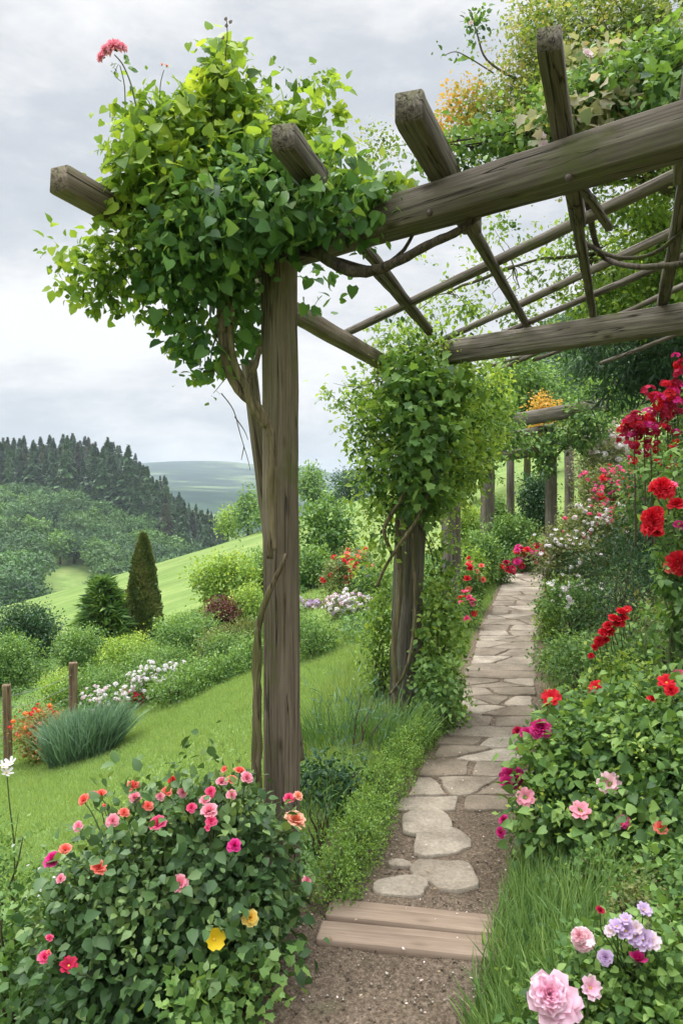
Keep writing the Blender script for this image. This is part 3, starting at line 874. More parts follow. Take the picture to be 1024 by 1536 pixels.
rim_sprays(g, g, up_b[:4] + up_b[4:5], 30, 9, T_HEART, .042, (.2, .6), .75, .05, .6)
g.obj('foliage', M['vine_light'], vr).name = 'shoots'
g = Geo()
dk_b = [pblob(330, 330, 80, 2.62, 55), pblob(400, 320, 70, 2.58, 45), pblob(280, 380, 65, 2.7, 55), pblob(330, 405, 52, 2.78, 48, .8), pblob(470, 305, 55, 2.6, 30), pblob(540, 305, 44, 2.5, 24),
        pblob(360, 260, 70, 2.7, 40), pblob(425, 330, 55, 2.68, 26), pblob(335, 465, 40, 2.85, 42, .7), pblob(265, 430, 36, 2.8, 40, .6), pblob(370, 470, 26, 3.1, 60, .7), pblob(478, 430, 20, 3.15, 34, .4),
        pblob(300, 520, 35, 2.8, 35, .5), pblob(540, 330, 30, 2.6, 22), pblob(480, 265, 46, 2.75, 30)]
cd = cloud(g, dk_b, 300, 8, .042, T_HEART, .050, young=.4, rbase=.42, droop=.55, up=.35, inner=.4)
cloud(g, dk_b, 190, 8, .045, T_OV, .034, young=.3, rbase=.6, droop=.4, inner=.1)
g.obj('foliage', M['vine_dark'], vr)
g = Geo()


def pt(*pts):      # smooth polyline through (px, py, Y)
    w = np.array([P(*p) for p in pts]); n = len(w); t = np.linspace(0, n - 1, (n - 1) * 5 + 1)
    out = []
    for q in t:
        i = min(int(q), n - 2); u = q - i
        p0, p1, p2, p3 = w[max(i - 1, 0)], w[i], w[i + 1], w[min(i + 2, n - 1)]
        out.append(.5 * ((2 * p1) + (-p0 + p2) * u + (2 * p0 - 5 * p1 + 4 * p2 - p3) * u * u + (-p0 + 3 * p1 - 3 * p2 + p3) * u ** 3))
    return np.array(out)


def vt(pts, r0, r1, n=8, lump=.07, gg=None):
    q = pt(*pts); (gg or g).tube(q, np.linspace(r0, r1, len(q)), n, .5, 0, lump)


yv = 2.82
vt([(388, 1215, 2.83), (384, 1130, 2.82), (386, 1050, 2.82), (384, 985, 2.82), (390, 930, 2.80), (405, 885, 2.78), (424, 845, 2.77), (428, 832, 2.79)], .019, .007)
vt([(380, 1180, 2.80), (390, 1120, 2.80), (383, 1060, 2.80), (389, 1000, 2.81), (387, 940, 2.80)], .012, .010)
vt([(404, 838, 2.79), (408, 780, 2.785), (405, 730, 2.785), (408, 680, 2.78), (404, 645, 2.77), (388, 612, 2.76), (362, 590, 2.76), (345, 560, 2.76), (336, 520, 2.77), (332, 470, 2.78), (340, 420, 2.8), (330, 350, 2.8)], .012, .020, 9, .09)
vt([(398, 640, 2.76), (378, 610, 2.75), (368, 580, 2.74), (352, 545, 2.75), (345, 500, 2.77), (350, 450, 2.8)], .013, .014)
vt([(372, 600, 2.75), (374, 570, 2.77), (384, 545, 2.79), (390, 520, 2.82)], .012, .010)
vt([(412, 700, 2.785), (413, 740, 2.785), (409, 790, 2.78), (412, 825, 2.78)], .007, .009)
g.obj('stem', M['vine_bark'], vr, smooth=True); g = Geo()
vt([(470, 372, 2.75), (500, 395, 2.62), (540, 408, 2.55), (590, 395, 2.5), (640, 368, 2.45), (690, 345, 2.42), (720, 320, 2.45)], .022, .012)
vt([(450, 380, 2.8), (500, 388, 2.68), (560, 402, 2.6), (600, 380, 2.58), (620, 350, 2.6)], .009, .006)
g.obj('stem', M['dark_bark'], vr, smooth=True)
g = Geo()
hub = P(340, 420, 2.85)
twigs(g, hub, cl[::9], .009, .0015, 4, .0, .5, .12)
twigs(g, hub, cd[::9], .009, .0015, 4, .0, .5, .12)
twigs(g, P(350, 560, 2.77), [P(300, 560, 2.78), P(320, 590, 2.78)], .003, .001)
for pts in ([(332, 590, 2.76), (350, 615, 2.75), (360, 650, 2.75), (372, 690, 2.75), (375, 705, 2.75)], [(352, 625, 2.75), (366, 645, 2.74), (372, 660, 2.74)], [(366, 670, 2.75), (362, 690, 2.75)]):
    vt(pts, .0022, .001, 4, 0)
vt([(340, 130, 2.8), (338, 90, 2.8), (341, 55, 2.8), (340, 30, 2.8)], .003, .0015, 4, 0)
for (px, py) in ((338, 32), (344, 36), (340, 42), (335, 60)):
    g.leaves(T_OV, P(px, py, 2.8)[None], np.array([[rng.normal() * .4, 0, 1.]]), np.array([[0, -1., 0]]), .02, .9)
g.obj('twig', M['twig'], vr)

# climbing rose above the vine
cr = thing('climbing_rose', P(190, 400, 2.7), 'climbing rose with one pink bloom held up on a thin stem above the vine', 'rose')
g = Geo()
vt([(190, 400, 2.7), (205, 200, 2.7), (200, 140, 2.7), (186, 100, 2.7), (172, 82, 2.7)], .004, .0022, 5, 0)
vt([(188, 180, 2.7), (187, 130, 2.7), (180, 98, 2.7)], .0025, .0018, 5, 0)
vt([(240, 150, 2.7), (241, 125, 2.7), (246, 105, 2.7)], .002, .0015, 4, 0)
vt([(182, 122, 2.7), (172, 112, 2.7), (178, 96, 2.7)], .0015, .001, 4, 0)
g.obj('stem', M['stem'], cr)
for (px, py, r, s) in ((172, 73, 15, 0), (160, 76, 11, 1), (155, 86, 10, 2), (182, 72, 11, 1)):
    flower(cr, P(px, py, 2.69), r / F * 2.7, 'p_pink', 'peony', face=(-.2 + .03 * (px - 170), -.7, .6), seed=s)
for (px, py) in ((250, 100), (243, 98)):
    flower(cr, P(px, py, 2.7), .009, 'p_salmon', 'bud', face=(.2, -.2, 1))
g = Geo()
for (px, py) in ((190, 92), (176, 98), (196, 100), (148, 212), (172, 108)):
    n = 3; g.leaves(T_OV, np.tile(P(px, py, 2.7), (n, 1)) + rng.normal(size=(n, 3)) * .006, rng.normal(size=(n, 3)) + [0, 0, .3], rng.normal(size=(n, 3)) * .5 + [0, -.6, .6], .03, rng.random(n))
g.obj('leaves', M['mid_leaf'], cr)


# ================================================================ generic shrubs and trees
T_FINE = (np.array([(0, 0, 0), (-.035, .45, .02), (0, 1, -.10), (.035, .45, .02)], float), [(0, 3, 2, 1)])
TS = {'fine': T_FINE, 'ov': T_OV, 'heart': T_HEART, 'sm': T_SM, 'lobe': T_LOBE, 'tri': T_TRI, 'need': T_NEED}


def shrub(name, label, cat, px, top, wpx, Y, mat, T='sm', size=.03, dens=1.0, depth=None, rough=.3, group=None, base=None, flowers=None, blobs=None, droop=.15,
          rbase=.42, young=.35, lumps=5, up=.6, stems=8, spread=None, inner=.3):
    """a shrub rooted on the ground at distance Y, its top and width read off the photo"""
    x = (px - CX) / F * Y; z0 = float(H(x, Y)) if base is None else base
    ht = max(.12, P(px, top, Y)[2] - z0); R = wpx / 2 / F * Y; D = depth if depth else R * .85
    root = thing(name, (x, Y, z0), label, cat, group)
    if blobs is None:
        blobs = [(x, Y, z0 + ht * .45, R * .8, D * .8, ht * .52, 1.2)]
        for k in range(lumps):
            a = k * 6.283 / lumps + rng.random() * 1.2; q = .45 + .15 * rng.random(); s = .38 + .2 * rng.random()
            hh = ht * (.35 + .38 * rng.random())
            blobs.append((x + math.cos(a) * R * q, Y + math.sin(a) * D * q, z0 + hh, R * s, D * s, min(ht * s * .8, ht - (hh)) if ht - hh > .04 else .06, .7))
        blobs.append((x + rng.normal() * R * .15, Y, z0 + ht * .78, R * .5, D * .5, ht * .23, .6))
    area = sum(b[3] * b[5] for b in blobs) * 3.14 * (1.15 + 1.6 * min(1, max(0, (Y - 7) / 6)))
    per = 8; n = int(max(40, min(4200, dens * area * 1.9 / (size * size * .45) / per)))
    g = Geo(); sp = spread if spread else size * 1.1
    c = cloud(g, blobs, n, per, sp, TS[T], size, rough, droop, up, inner, young, rbase, minz=None)
    g.obj('foliage', M[mat], root)
    if stems:
        g = Geo(); s = c[rng.choice(len(c), min(len(c), stems), replace=False)]
        s = s[s[:, 2] > z0 + .03]
        if len(s): twigs(g, (x, Y, z0 - .03), s, .006 + .006 * ht, .002, 5, .06); g.obj('stem', M['twig'], root)
    return root, blobs, c


def flowers_over(root, c, n, mats, kinds, r0, r1, box=None, z_bias=True, stem=True):
    """flowers on the camera and upper side of the leaf clumps; box = px0, py0, px1, py1 limits them"""
    pxs = CX + c[:, 0] / c[:, 1] * F; pys = HZ - (c[:, 2] - EYE) / c[:, 1] * F
    ok = np.ones(len(c), bool)
    if box: ok = (pxs > box[0]) & (pxs < box[2]) & (pys > box[1]) & (pys < box[3])
    idx = np.where(ok)[0]
    if len(idx) == 0: return
    ctr = c.mean(0); sc = (c[idx] - ctr)
    key = -sc[:, 1] * 1.0 + sc[:, 2] * .8 + rng.normal(size=len(idx)) * .12
    idx = idx[np.argsort(-key)][:int(n * 1.6) + 1]; rng.shuffle(idx)
    for i in idx[:n]:
        o = c[i] - ctr; o = o / (np.linalg.norm(o) + 1e-9)
        p = c[i] + np.array([0, -.025, .03]) + o * .02
        flower(root, p, random.uniform(r0, r1), random.choice(mats), random.choice(kinds), face=o * .5 + [0, -.45, .6] + rng.normal(size=3) * .3, seed=0)


def tree_mesh(kind, seed):
    g = Geo(); rs = np.random.default_rng(seed)
    if kind == 'fir':     # unit height, leaves drooping outwards in tiers
        g.tube([(0, 0, 0), (0, 0, .5), (0, 0, 1)], [.014, .009, .002], 5, .2, 1)
        n = 2400; t = rs.random(n) ** .78; z = .06 + .93 * (1 - t * 1.0); z = 1 - t * .95
        tier = np.sin(z * 75 + seed) * .12 + np.sin(z * 31 + seed * 2) * .08
        a = rs.random(n) * 6.283; lob = 1 + .16 * np.sin(a * 3 + z * 20 + seed) + .15 * np.sin(a * 5 - z * 33)
        r = (.140 + .02 * math.sin(seed)) * (1 - z) ** 1.12 * (1 + tier) * lob * (.45 + .6 * rs.random(n) ** .5)
        pos = np.stack([np.cos(a) * r, np.sin(a) * r, z], -1)
        d = np.stack([np.cos(a), np.sin(a), -.45 - .3 * rs.random(n)], -1) + rs.normal(size=(n, 3)) * .25
        d[:, 2] += np.where(z > .86, 1.6, 0)
        g.leaves(T_NEEDW, pos, d, np.stack([np.cos(a) * .4, np.sin(a) * .4, np.ones(n) * .7], -1) + rs.normal(size=(n, 3)) * .2, .090 * (.22 + (1 - z) * 1.0), np.clip(rs.normal(size=n) * .2 + .45, 0, 1))
    else:
        g.tube([(0, 0, 0), (.01, 0, .3), (0, .01, .7)], [.03, .022, .01], 5, .2, 1)
        nb = 9; bl = []
        for k in range(nb):
            a = k * 2.4 + rs.random(); q = .22 * math.sqrt(k / nb); zz = .50 + .26 * rs.random() - (.25 * (k % 3 == 0)) + .15 * (k == 0)
            bl.append((math.cos(a) * q, math.sin(a) * q, zz, .20 + .06 * rs.random(), .20 + .06 * rs.random(), .17 + .05 * rs.random(), 1))
        cloud(g, bl, 300, 7, .026, T_SM, .060, .3, .1, .35, .05, .6, .34, nj=.16)
    return g


T_NEEDW = (np.array([(0, 0, 0), (-.28, .5, .03), (0, 1, -.12), (.28, .5, .03)], float), [(0, 3, 2), (0, 2, 1)])
FIRS = [tree_mesh('fir', k).mesh('fir_%d' % k, [M['fir_brown'] if k == 4 else M['fir_leaf'], M['bark']]) for k in range(5)]
BROAD = [tree_mesh('broad', k + 10).mesh('broad_%d' % k, [M[('wood_leaf', 'wood_leaf', 'wood_leaf_b')[k % 3]], M['bark']]) for k in range(6)]

# the conifer wood on the left hill
G1 = 'tall dark conifers of the wood on the far left hill'
k = 0; tried = 0; pts = []
while k < 290 and tried < 16000:
    tried += 1
    Y = random.uniform(205, 300); px = random.uniform(-60, 335)
    x = (px - CX) / F * Y; z = float(H(x, Y))
    front = np.interp(px, [-60, 60, 130, 200, 250, 300, 335], [236, 232, 228, 214, 208, 205, 205])
    if Y < front: continue
    ht = random.uniform(17, 25) if px < 240 else random.uniform(12, 18)
    top = HZ - (z + ht - EYE) / Y * F
    lim = np.interp(px, [-60, 0, 60, 120, 170, 200, 235, 262, 300, 335], [664, 659, 657, 657, 665, 679, 708, 734, 760, 773]) + random.choice([0, 0, 5, 10, 16])
    if top < lim - 6:
        ht = ht - (lim - top - random.uniform(-4, 10) + 14) / F * Y
        if ht < 8: continue
    if any((x - a) ** 2 + (Y - b) ** 2 < 13 for a, b in pts): continue
    pts.append((x, Y))
    o = inst('conifer_tree', FIRS[4 if random.random() < .12 else random.randrange(4)], None, (x, Y, z - .5), (0, 0, random.uniform(0, 6.28)), (ht * 1.35, ht * 1.35, ht * 1.04))
    tag(o, 'tall dark spruce in the dense conifer wood on the far hill', 'tree', G1); k += 1
# broadleaf wood on the lower slope
G2 = 'rounded broadleaf trees on the valley slope below the conifers'
k = 0; tried = 0; pts = []
while k < 230 and tried < 20000:
    tried += 1
    Y = random.uniform(118, 232); px = random.uniform(-60, 330)
    x = (px - CX) / F * Y; z = float(H(x, Y)); py = HZ - (z - EYE) / Y * F
    back = np.interp(px, [-60, 60, 130, 200, 250, 300, 335], [236, 232, 230, 220, 214, 214, 214])
    if Y > back: continue
    if 45 < px < 165 and 143 < Y < 172 and px < 165 - (172 - Y) * .2: continue          # the little field in the wood
    if 45 < px < 150 and Y < 143: continue
    ht = random.uniform(6.5, 10.5)
    if any((x - a) ** 2 + (Y - b) ** 2 < 9 for a, b in pts): continue
    pts.append((x, Y))
    o = inst('broadleaf_tree', BROAD[random.randrange(6)], None, (x, Y, z - .4), (0, 0, random.uniform(0, 6.28)), (ht * random.uniform(1.0, 1.25), ht * 1.1, ht))
    tag(o, 'rounded mid green tree in the broadleaf wood on the valley slope', 'tree', G2); k += 1
# wooded hill on the right behind the far pergola
G3 = 'trees covering the hillside behind the far pergola'
k = 0; pts = []
while k < 170:
    Y = random.uniform(62, 130); px = random.uniform(600, 1090)
    x = (px - CX) / F * Y; z = float(H(x, Y))
    if z < 7: continue
    if any((x - a) ** 2 + (Y - b) ** 2 < 5 for a, b in pts) and random.random() < .9: continue
    pts.append((x, Y)); ht = random.uniform(4.5, 8)
    o = inst('hillside_tree', BROAD[random.randrange(6)], None, (x, Y, z - .4), (0, 0, random.uniform(0, 6.28)), (ht * 1.2, ht * 1.2, ht))
    tag(o, 'rounded green tree on the wooded hillside behind the far pergola', 'tree', G3); k += 1


def tree(name, label, px, top, wpx, Y, mat, size, T='sm', crown_low=.06, dens=2.2, group=None, rbase=.42):
    x = (px - CX) / F * Y; z0 = float(H(x, Y)); ht = P(px, top, Y)[2] - z0; R = wpx / 2 / F * Y
    root = thing(name, (x, Y, z0), label, 'tree', group)
    bl = []
    for k in range(9):
        a = k * 2.4 + rng.random(); q = R * .55 * math.sqrt(k / 9); t = (k + .5) / 9
        zz = z0 + ht * (crown_low + (1 - crown_low) * (.25 + .58 * rng.random()))
        bl.append((x + math.cos(a) * q, Y + math.sin(a) * q, zz, R * .5, R * .5, ht * (1 - crown_low) * .22, 1))
    bl.append((x, Y, z0 + ht * .84, R * .4, R * .4, ht * .16, .7))
    area = sum(b[3] * b[5] for b in bl) * 3.14; n = int(max(60, min(2600, dens * area * 1.6 / (size * size * .45) / 8)))
    g = Geo(); c = cloud(g, bl, n, 8, size * 1.1, TS[T], size, .4, .1, .7, .3, .45, rbase); g.obj('crown', M[mat], root)
    g = Geo(); g.tube([(x, Y, z0 - .2), (x, Y, z0 + ht * .3), (x + .05 * R, Y, z0 + ht * .7)], [ht * .03, ht * .022, ht * .006], 7, .4)
    twigs(g, (x, Y, z0 + ht * .3), c[::max(1, len(c) // 14)], ht * .01, .004, 5, .1)
    g.obj('trunk', M['bark'], root)
    return root


# ridge trees and mid-distance trees
TD = 2.4
tree('broadleaf_tree', 'tall pale green tree on the ridge just left of the near post', 372, 738, 62, 63, 'mid_leaf', .30, rbase=.5)
tree('broadleaf_tree', 'yellow green rounded tree at the left end of the ridge clump', 342, 764, 46, 66, 'fresh_leaf', .28, rbase=.35)
tree('broadleaf_tree', 'lower dark tree filling the ridge clump behind the near post', 396, 756, 50, 60, 'mid_leaf', .28)
tree('broadleaf_tree', 'light green upright tree on the ridge just right of the near post', 466, 704, 56, 70, 'mid_leaf', .30, rbase=.5)
tree('broadleaf_tree', 'dark green round tree on the ridge left of the vine covered post', 522, 704, 74, 72, 'deep_leaf', .30, rbase=.6)
tree('broadleaf_tree', 'small green tree low on the ridge between two larger ones', 494, 735, 34, 74, 'mid_leaf', .30)

# ---- cone shaped yew and little spruce
def cone_plant(name, label, px, top, bot, wpx, Y, mat, n, T, size, power=.75, ragged=.1, bare=.0):
    x = (px - CX) / F * Y; z0 = float(H(x, Y)); ht = P(px, top, Y)[2] - z0; R = wpx / 2 / F * Y
    root = thing(name, (x, Y, z0), label, 'tree')
    t = rng.random(n) ** .8; z = z0 + ht * (1 - t * .97); a = rng.random(n) * 6.283
    tt = (z - z0) / ht
    r = R * np.where(tt > .12, ((1 - tt) / .88) ** power, .85 + tt) * (.80 + .22 * rng.random(n)) * (1 + ragged * (np.sin(a * 4 + tt * 18) + np.sin(tt * 60)))
    pos = np.stack([x + np.cos(a) * r, Y + np.sin(a) * r, z], -1)
    out = np.stack([np.cos(a), np.sin(a), np.full(n, .2)], -1)
    g = Geo()
    g.leaves(TS[T], pos, out * (.5 + 2 * ragged) + [0, 0, .8 if ragged < .15 else -.1] + rng.normal(size=(n, 3)) * .35, out + rng.normal(size=(n, 3)) * .4, size * (.6 + .7 * rng.random(n)),
             np.clip(.4 + .2 * np.sin(a * 3 + tt * 9) + rng.normal(size=n) * .18, 0, 1))
    ni = n // 2; zi = z0 + ht * rng.random(ni) * .85; ti = (zi - z0) / ht; ai = rng.random(ni) * 6.28; ri = R * ((1 - ti) ** power) * .7 * rng.random(ni)
    g.leaves(TS[T], np.stack([x + np.cos(ai) * ri, Y + np.sin(ai) * ri, zi], -1), rng.normal(size=(ni, 3)), rng.normal(size=(ni, 3)), size * 1.4, .15)
    g.obj('crown', M[mat], root)
    g = Geo(); g.tube([(x, Y, z0 - .1), (x, Y, z0 + ht * .5), (x, Y, z0 + ht * .97)], [R * .14, R * .08, R * .01], 7); g.obj('trunk', M['bark'], root)
    return root


cone_plant('clipped_yew', 'tall narrow cone shaped yew with brownish flank standing in the lower garden', 215, 800, 965, 62, 12.4, 'cone_leaf', 11000, 'sm', .045, .62, .04)
cone_plant('young_spruce', 'small feathery green spruce beside the tall cone shaped yew', 155, 866, 970, 78, 12.0, 'mid_leaf', 3000, 'need', .20, .9, .22)

def lawn_pt(px, py):
    """where the sight line to a pixel meets the sloping lawn"""
    d = np.array([(px - CX) / F, 1, -(py - HZ) / F])
    ts = np.linspace(1.5, 60, 4000); z = EYE + d[2] * ts; h = H(d[0] * ts, ts)
    i = np.argmax(z < h); return d[0] * ts[i], ts[i]


# ---- left garden shrubs: label, px, top, width, Y, material, size
L = [
    ('round_shrub', 'large dark green shrub at the left edge below the meadow', 38, 903, 110, 12.5, 'deep_leaf', .055, 'sm'),
    ('round_shrub', 'low dark mound of leaves at the far left edge under the larger shrub', 5, 955, 130, 10.6, 'mid_leaf', .05, 'sm'),
    ('round_shrub', 'mid green shrub in front of the small spruce', 120, 945, 90, 10.8, 'mid_leaf', .045, 'sm'),
    ('round_shrub', 'bright low shrub right of the foot of the cone shaped yew', 285, 925, 120, 12.5, 'mid_leaf', .05, 'sm'),
    ('round_shrub', 'shrub at the foot of the cone shaped yew', 195, 955, 100, 11.2, 'fresh_leaf', .045, 'sm'),
    ('feathery_shrub', 'pale green billowy shrub left of the near post on the meadow', 340, 838, 105, 17, 'fresh_leaf', .07, 'sm'),
    ('round_shrub', 'blue green rounded shrub directly behind the near post', 385, 826, 70, 18, 'mid_leaf', .06, 'sm'),
    ('round_shrub', 'dark green dome shaped tree bush right of the near post', 488, 752, 92, 26, 'mid_leaf', .10, 'sm'),
    ('round_shrub', 'low green shrub right of the near post below the dome shaped bush', 465, 822, 70, 18, 'mid_leaf', .07, 'sm'),
    ('red_shrub', 'rounded shrub with small orange red blooms on the meadow edge right of the near post', 528, 828, 86, 14.5, 'olive_leaf', .055, 'sm'),
    ('round_shrub', 'mid green shrub left of the vine covered post', 560, 850, 70, 13.0, 'mid_leaf', .05, 'sm'),
    ('wine_shrub', 'small burgundy leaved shrub between the yew and the near post', 335, 896, 56, 13.0, 'wine_leaf', .045, 'sm'),
    ('round_shrub', 'green shrub behind the burgundy one', 372, 880, 56, 13.8, 'fresh_leaf', .045, 'sm'),
    ('low_shrub', 'flat yellow green shrub on the border left of the near post', 345, 950, 90, 10.5, 'mid_leaf', .035, 'sm'),
    ('low_shrub', 'ragged green shrub behind the blue green grass clump', 150, 1000, 120, 9.2, 'mid_leaf', .035, 'sm'),
    ('low_shrub', 'lime green shrub behind the fence post', 95, 1010, 80, 9.4, 'fresh_leaf', .035, 'sm'),
    ('berry_shrub', 'shrub with orange and red tinged leaves beside the left fence post', 62, 1066, 84, 7.3, 'rust_leaf', .035, 'ov'),
    ('low_shrub', 'dense green shrub behind the white blossoms left of the near post', 240, 972, 110, 9.9, 'mid_leaf', .035, 'sm'),
    ('low_shrub', 'green shrub above the clipped border hedge', 430, 905, 80, 12.0, 'mid_leaf', .04, 'sm'),
    ('low_shrub', 'leafy shrub around the foot of the heath cushion', 470, 925, 90, 10.5, 'mid_leaf', .035, 'sm'),
]
LR = {}
FOOT = {(38, 903): 1000, (5, 955): 1045, (120, 945): 1015, (285, 925): 985, (195, 955): 1005, (340, 838): 912, (385, 826): 890, (488, 752): 838, (465, 822): 885, (528, 828): 895, (560, 850): 915,
        (335, 896): 952, (372, 880): 938, (345, 950): 995, (150, 1000): 1050, (95, 1010): 1058, (62, 1066): 1140, (240, 972): 1028, (430, 905): 968, (470, 925): 985}
for (nm, lb, px, top, w, Y, mt, sz, T) in L:
    Y = lawn_pt(px, FOOT[(px, top)])[1]
    r_ = shrub(nm, lb, 'shrub', px, top, w, Y, mt, T, sz * min(1.2, max(.7, Y / 14)), .95, rough=.4)
    LR[lb] = r_
r_ = LR['rounded shrub with small orange red blooms on the meadow edge right of the near post']
flowers_over(r_[0], r_[2], 34, ['p_red', 'p_coral'], ['truss'], .03, .055)
r_ = LR['shrub with orange and red tinged leaves beside the left fence post']
flowers_over(r_[0], r_[2], 24, ['p_orange', 'p_coral', 'p_red'], ['truss'], .013, .024)

# clipped border hedge climbing from the grass clump to the near post
def hedge(name, label, pts, w, h, mat, size, dens=1.0, rbase=.45, rough=.12):
    pts = np.array(pts, float); n = max(6, int(len(pts) * 4)); t = np.linspace(0, len(pts) - 1, n)
    X = np.interp(t, range(len(pts)), pts[:, 0]); Yy = np.interp(t, range(len(pts)), pts[:, 1])
    root = thing(name, (X[0], Yy[0], float(H(X[0], Yy[0]))), label, 'hedge')
    bl = []; step = math.hypot(X[1] - X[0], Yy[1] - Yy[0])
    for x, y in zip(X, Yy):
        z = float(H(x, y)); q = random.uniform(.86, 1.14)
        bl.append((x, y, z + h * .42 * q, w * .62 * q, max(w * .62, step * .8), h * .55 * q))
    area = sum(b[3] * b[5] for b in bl) * 3.14 + sum(b[3] * b[4] for b in bl) * 2
    g = Geo(); c = cloud(g, bl, int(dens * area * 1.5 / (size * size * .45) / 7), 7, size * .9, T_SM, size, rough, -.3, .6, .25, .5, rbase)
    g.obj('foliage', M[mat], root)
    g = Geo()
    for x, y in zip(X, Yy): twigs(g, (x, y, float(H(x, y)) - .02), c[np.argsort((c[:, 0] - x) ** 2 + (c[:, 1] - y) ** 2)[5:9]], .004, .002, 4)
    g.obj('stem', M['twig'], root)
    return root, bl, c





hedge('clipped_hedge', 'low clipped hedge bordering the top of the lawn behind the near post', [lawn_pt(255, 1058), lawn_pt(310, 1030), lawn_pt(360, 1008), lawn_pt(400, 990)], .34, .24, 'mid_leaf', .028)
hedge('log_edging', 'mossy brown green mound along the border left of the near post', [lawn_pt(318, 990), lawn_pt(350, 975), lawn_pt(385, 962)], .3, .30, 'olive_leaf', .03)
hb = [(-.03, 2.80), (.05, 3.05), (.14, 3.4), (.24, 3.8), (.36, 4.2), (.50, 4.6), (.62, 4.95), (.74, 5.3)]
hedge('box_hedge', 'low bright green box hedge along the left side of the path', [(x - .005, y) for x, y in hb], .150, .235, 'box_leaf', .013, .95, .42, .32)

# blossom patches (white) in the lower garden
def patch(name, label, cat, px, top, w, Y, mats, n, r, mat='mid_leaf', size=.03, kind='truss', depth=None, dens=.8, h=None):
    rt, bl, c = shrub(name, label, cat, px, top, w, Y, mat, 'sm', size, dens, depth=depth)
    flowers_over(rt, c, n, mats, kind if isinstance(kind, list) else [kind], r * .7, r * 1.2)
    return rt


patch('white_shrub', 'drift of white blossom on the border above the clipped hedge', 'shrub', 238, 994, 100, lawn_pt(238, 1046)[1], ['p_white'], 95, .026)
patch('white_shrub', 'smaller drift of white blossom left of the clipped hedge', 'shrub', 168, 1032, 90, lawn_pt(168, 1076)[1], ['p_white', 'p_white', 'p_blush'], 60, .022)
patch('heath_cushion', 'cushion of pale pink white blossom between near post and second post', 'shrub', 520, 893, 92, 9.3, ['p_blush', 'p_white', 'p_white', 'p_lilac'], 100, .032, 'olive_leaf', .03)
patch('heath_cushion', 'small patch of pale blossom just right of the near post', 'shrub', 466, 905, 36, 10.6, ['p_blush', 'p_lilac'], 24, .04, 'olive_leaf', .03)
patch('red_flower_plant', 'small plant with crimson blooms at the right end of the blue green grass', 'plant', 200, 1058, 34, 7.5, ['p_red', 'p_dark', 'p_hot'], 18, .03, 'deep_leaf', .03, 'loose')

# blue-green ornamental grass clump
def grass_clump(name, label, px, base_py, w, hgt, Y, mat, n, kind=None, lean=.35, cat='grass', xr=None, yr=None, wid=1.0):
    x = (px - CX) / F * Y
    root = None
    g = Geo(); R = w / 2
    ys = Y + rng.uniform(-1, 1, n) * R * .5 if yr is None else rng.uniform(*yr, n); xs = x + rng.uniform(-1, 1, n) * R if xr is None else xc(ys) + rng.uniform(*xr, n)
    zs = H(xs, ys)
    d = np.stack([(xs - x) / R * lean + rng.normal(size=n) * .26, rng.normal(size=n) * .28, np.ones(n)], -1)
    nn = np.stack([-(xs - x) / R + rng.normal(size=n) * .5, rng.normal(size=n) * .6 - .3, np.full(n, .3)], -1)
    T = (T_BLADE[0] * np.array([wid, 1, 1]), T_BLADE[1])
    g.leaves(T, np.stack([xs, ys, zs - .01], -1), d, nn, hgt * (.3 + .75 * rng.random(n)), np.clip(rng.random(n) * .8 + .2 * wob(xs, ys, .1), 0, 1))
    o = g.obj(name, M[mat], None, (x, Y, float(H(x, Y))))
    return tag(o, label, cat, kind=kind)


xg, yg = lawn_pt(128, 1142)
grass_clump('blue_grass_clump', 'wide clump of fine blue green ornamental grass at the lawn edge', 130, 0, .52, .43, yg + .15, 'grass_blue', 3600, None, .16, 'grass', wid=.5)

# wire fence with two stakes
f1 = lawn_pt(18, 1150); Yf2 = 8.0; x2 = (110 - CX) / F * Yf2
wf = thing('wire_fence', (f1[0], f1[1], float(H(*f1))), 'thin wire fence on two pale wooden stakes at the left edge of the garden', 'fence')
xs1 = (12 - CX) / F * 6.6
t0 = P(10, 1027, 6.6); t1 = P(110, 994, Yf2)
timber('post', (t0[0] + .02, 6.6, float(H(t0[0], 6.6)) - .1), t0, .066, .066, M['stake'], wf, rot=.3, jit=.002)
timber('post', (t1[0], Yf2, float(H(t1[0], Yf2)) - .1), t1, .085, .085, M['stake'], wf, rot=.3, jit=.002)
g = Geo()
for k in range(4):
    a = t0 - [0, 0, .10 + .11 * k]; b = t1 - [0, 0, .12 + .11 * k]
    for (p, q) in ((a, b), (a, a + (a - b) * .8 + [0, 0, -.1])):
        u = np.linspace(0, 1, 8)[:, None]; g.tube(p * (1 - u) + q * u - np.array([0, 0, 1]) * .03 * 4 * u * (1 - u), .0022, 4)
g.obj('wire', M['wire'], wf)

# ---------------------------------------------------------------- lawn grass
def lawn(name, label, n, region, hgt, mat, Y0=2.2, Y1=9.5, cond=None, power=1.0, wid=1.0):
    ys = Y0 + (Y1 - Y0) * rng.random(n * 2) ** power; xs = rng.uniform(region[0], region[1], n * 2)
    px = CX + xs / ys * F
    k = (px > -80) & (px < 1100)
    if cond is not None: k &= cond(xs, ys)
    xs, ys = xs[k][:n], ys[k][:n]; m = len(xs)
    tuft = .5 + .5 * wob(xs, ys, .25, 3)
    d = np.stack([rng.normal(size=m) * .35, rng.normal(size=m) * .35, np.ones(m)], -1)
    g = Geo(); T = (T_GR[0] * np.array([wid, 1, 1]), T_GR[1])
    g.leaves(T, np.stack([xs, ys, H(xs, ys) - .003], -1), d, rng.normal(size=(m, 3)) * [1, 1, .2], hgt * (.5 + .5 * rng.random(m) + .35 * tuft) * (.6 + ys * .06), np.clip(.35 + .25 * tuft + rng.normal(size=m) * .2, 0, 1))
    return tag(g.obj(name, M[mat]), label, 'grass', kind='stuff')


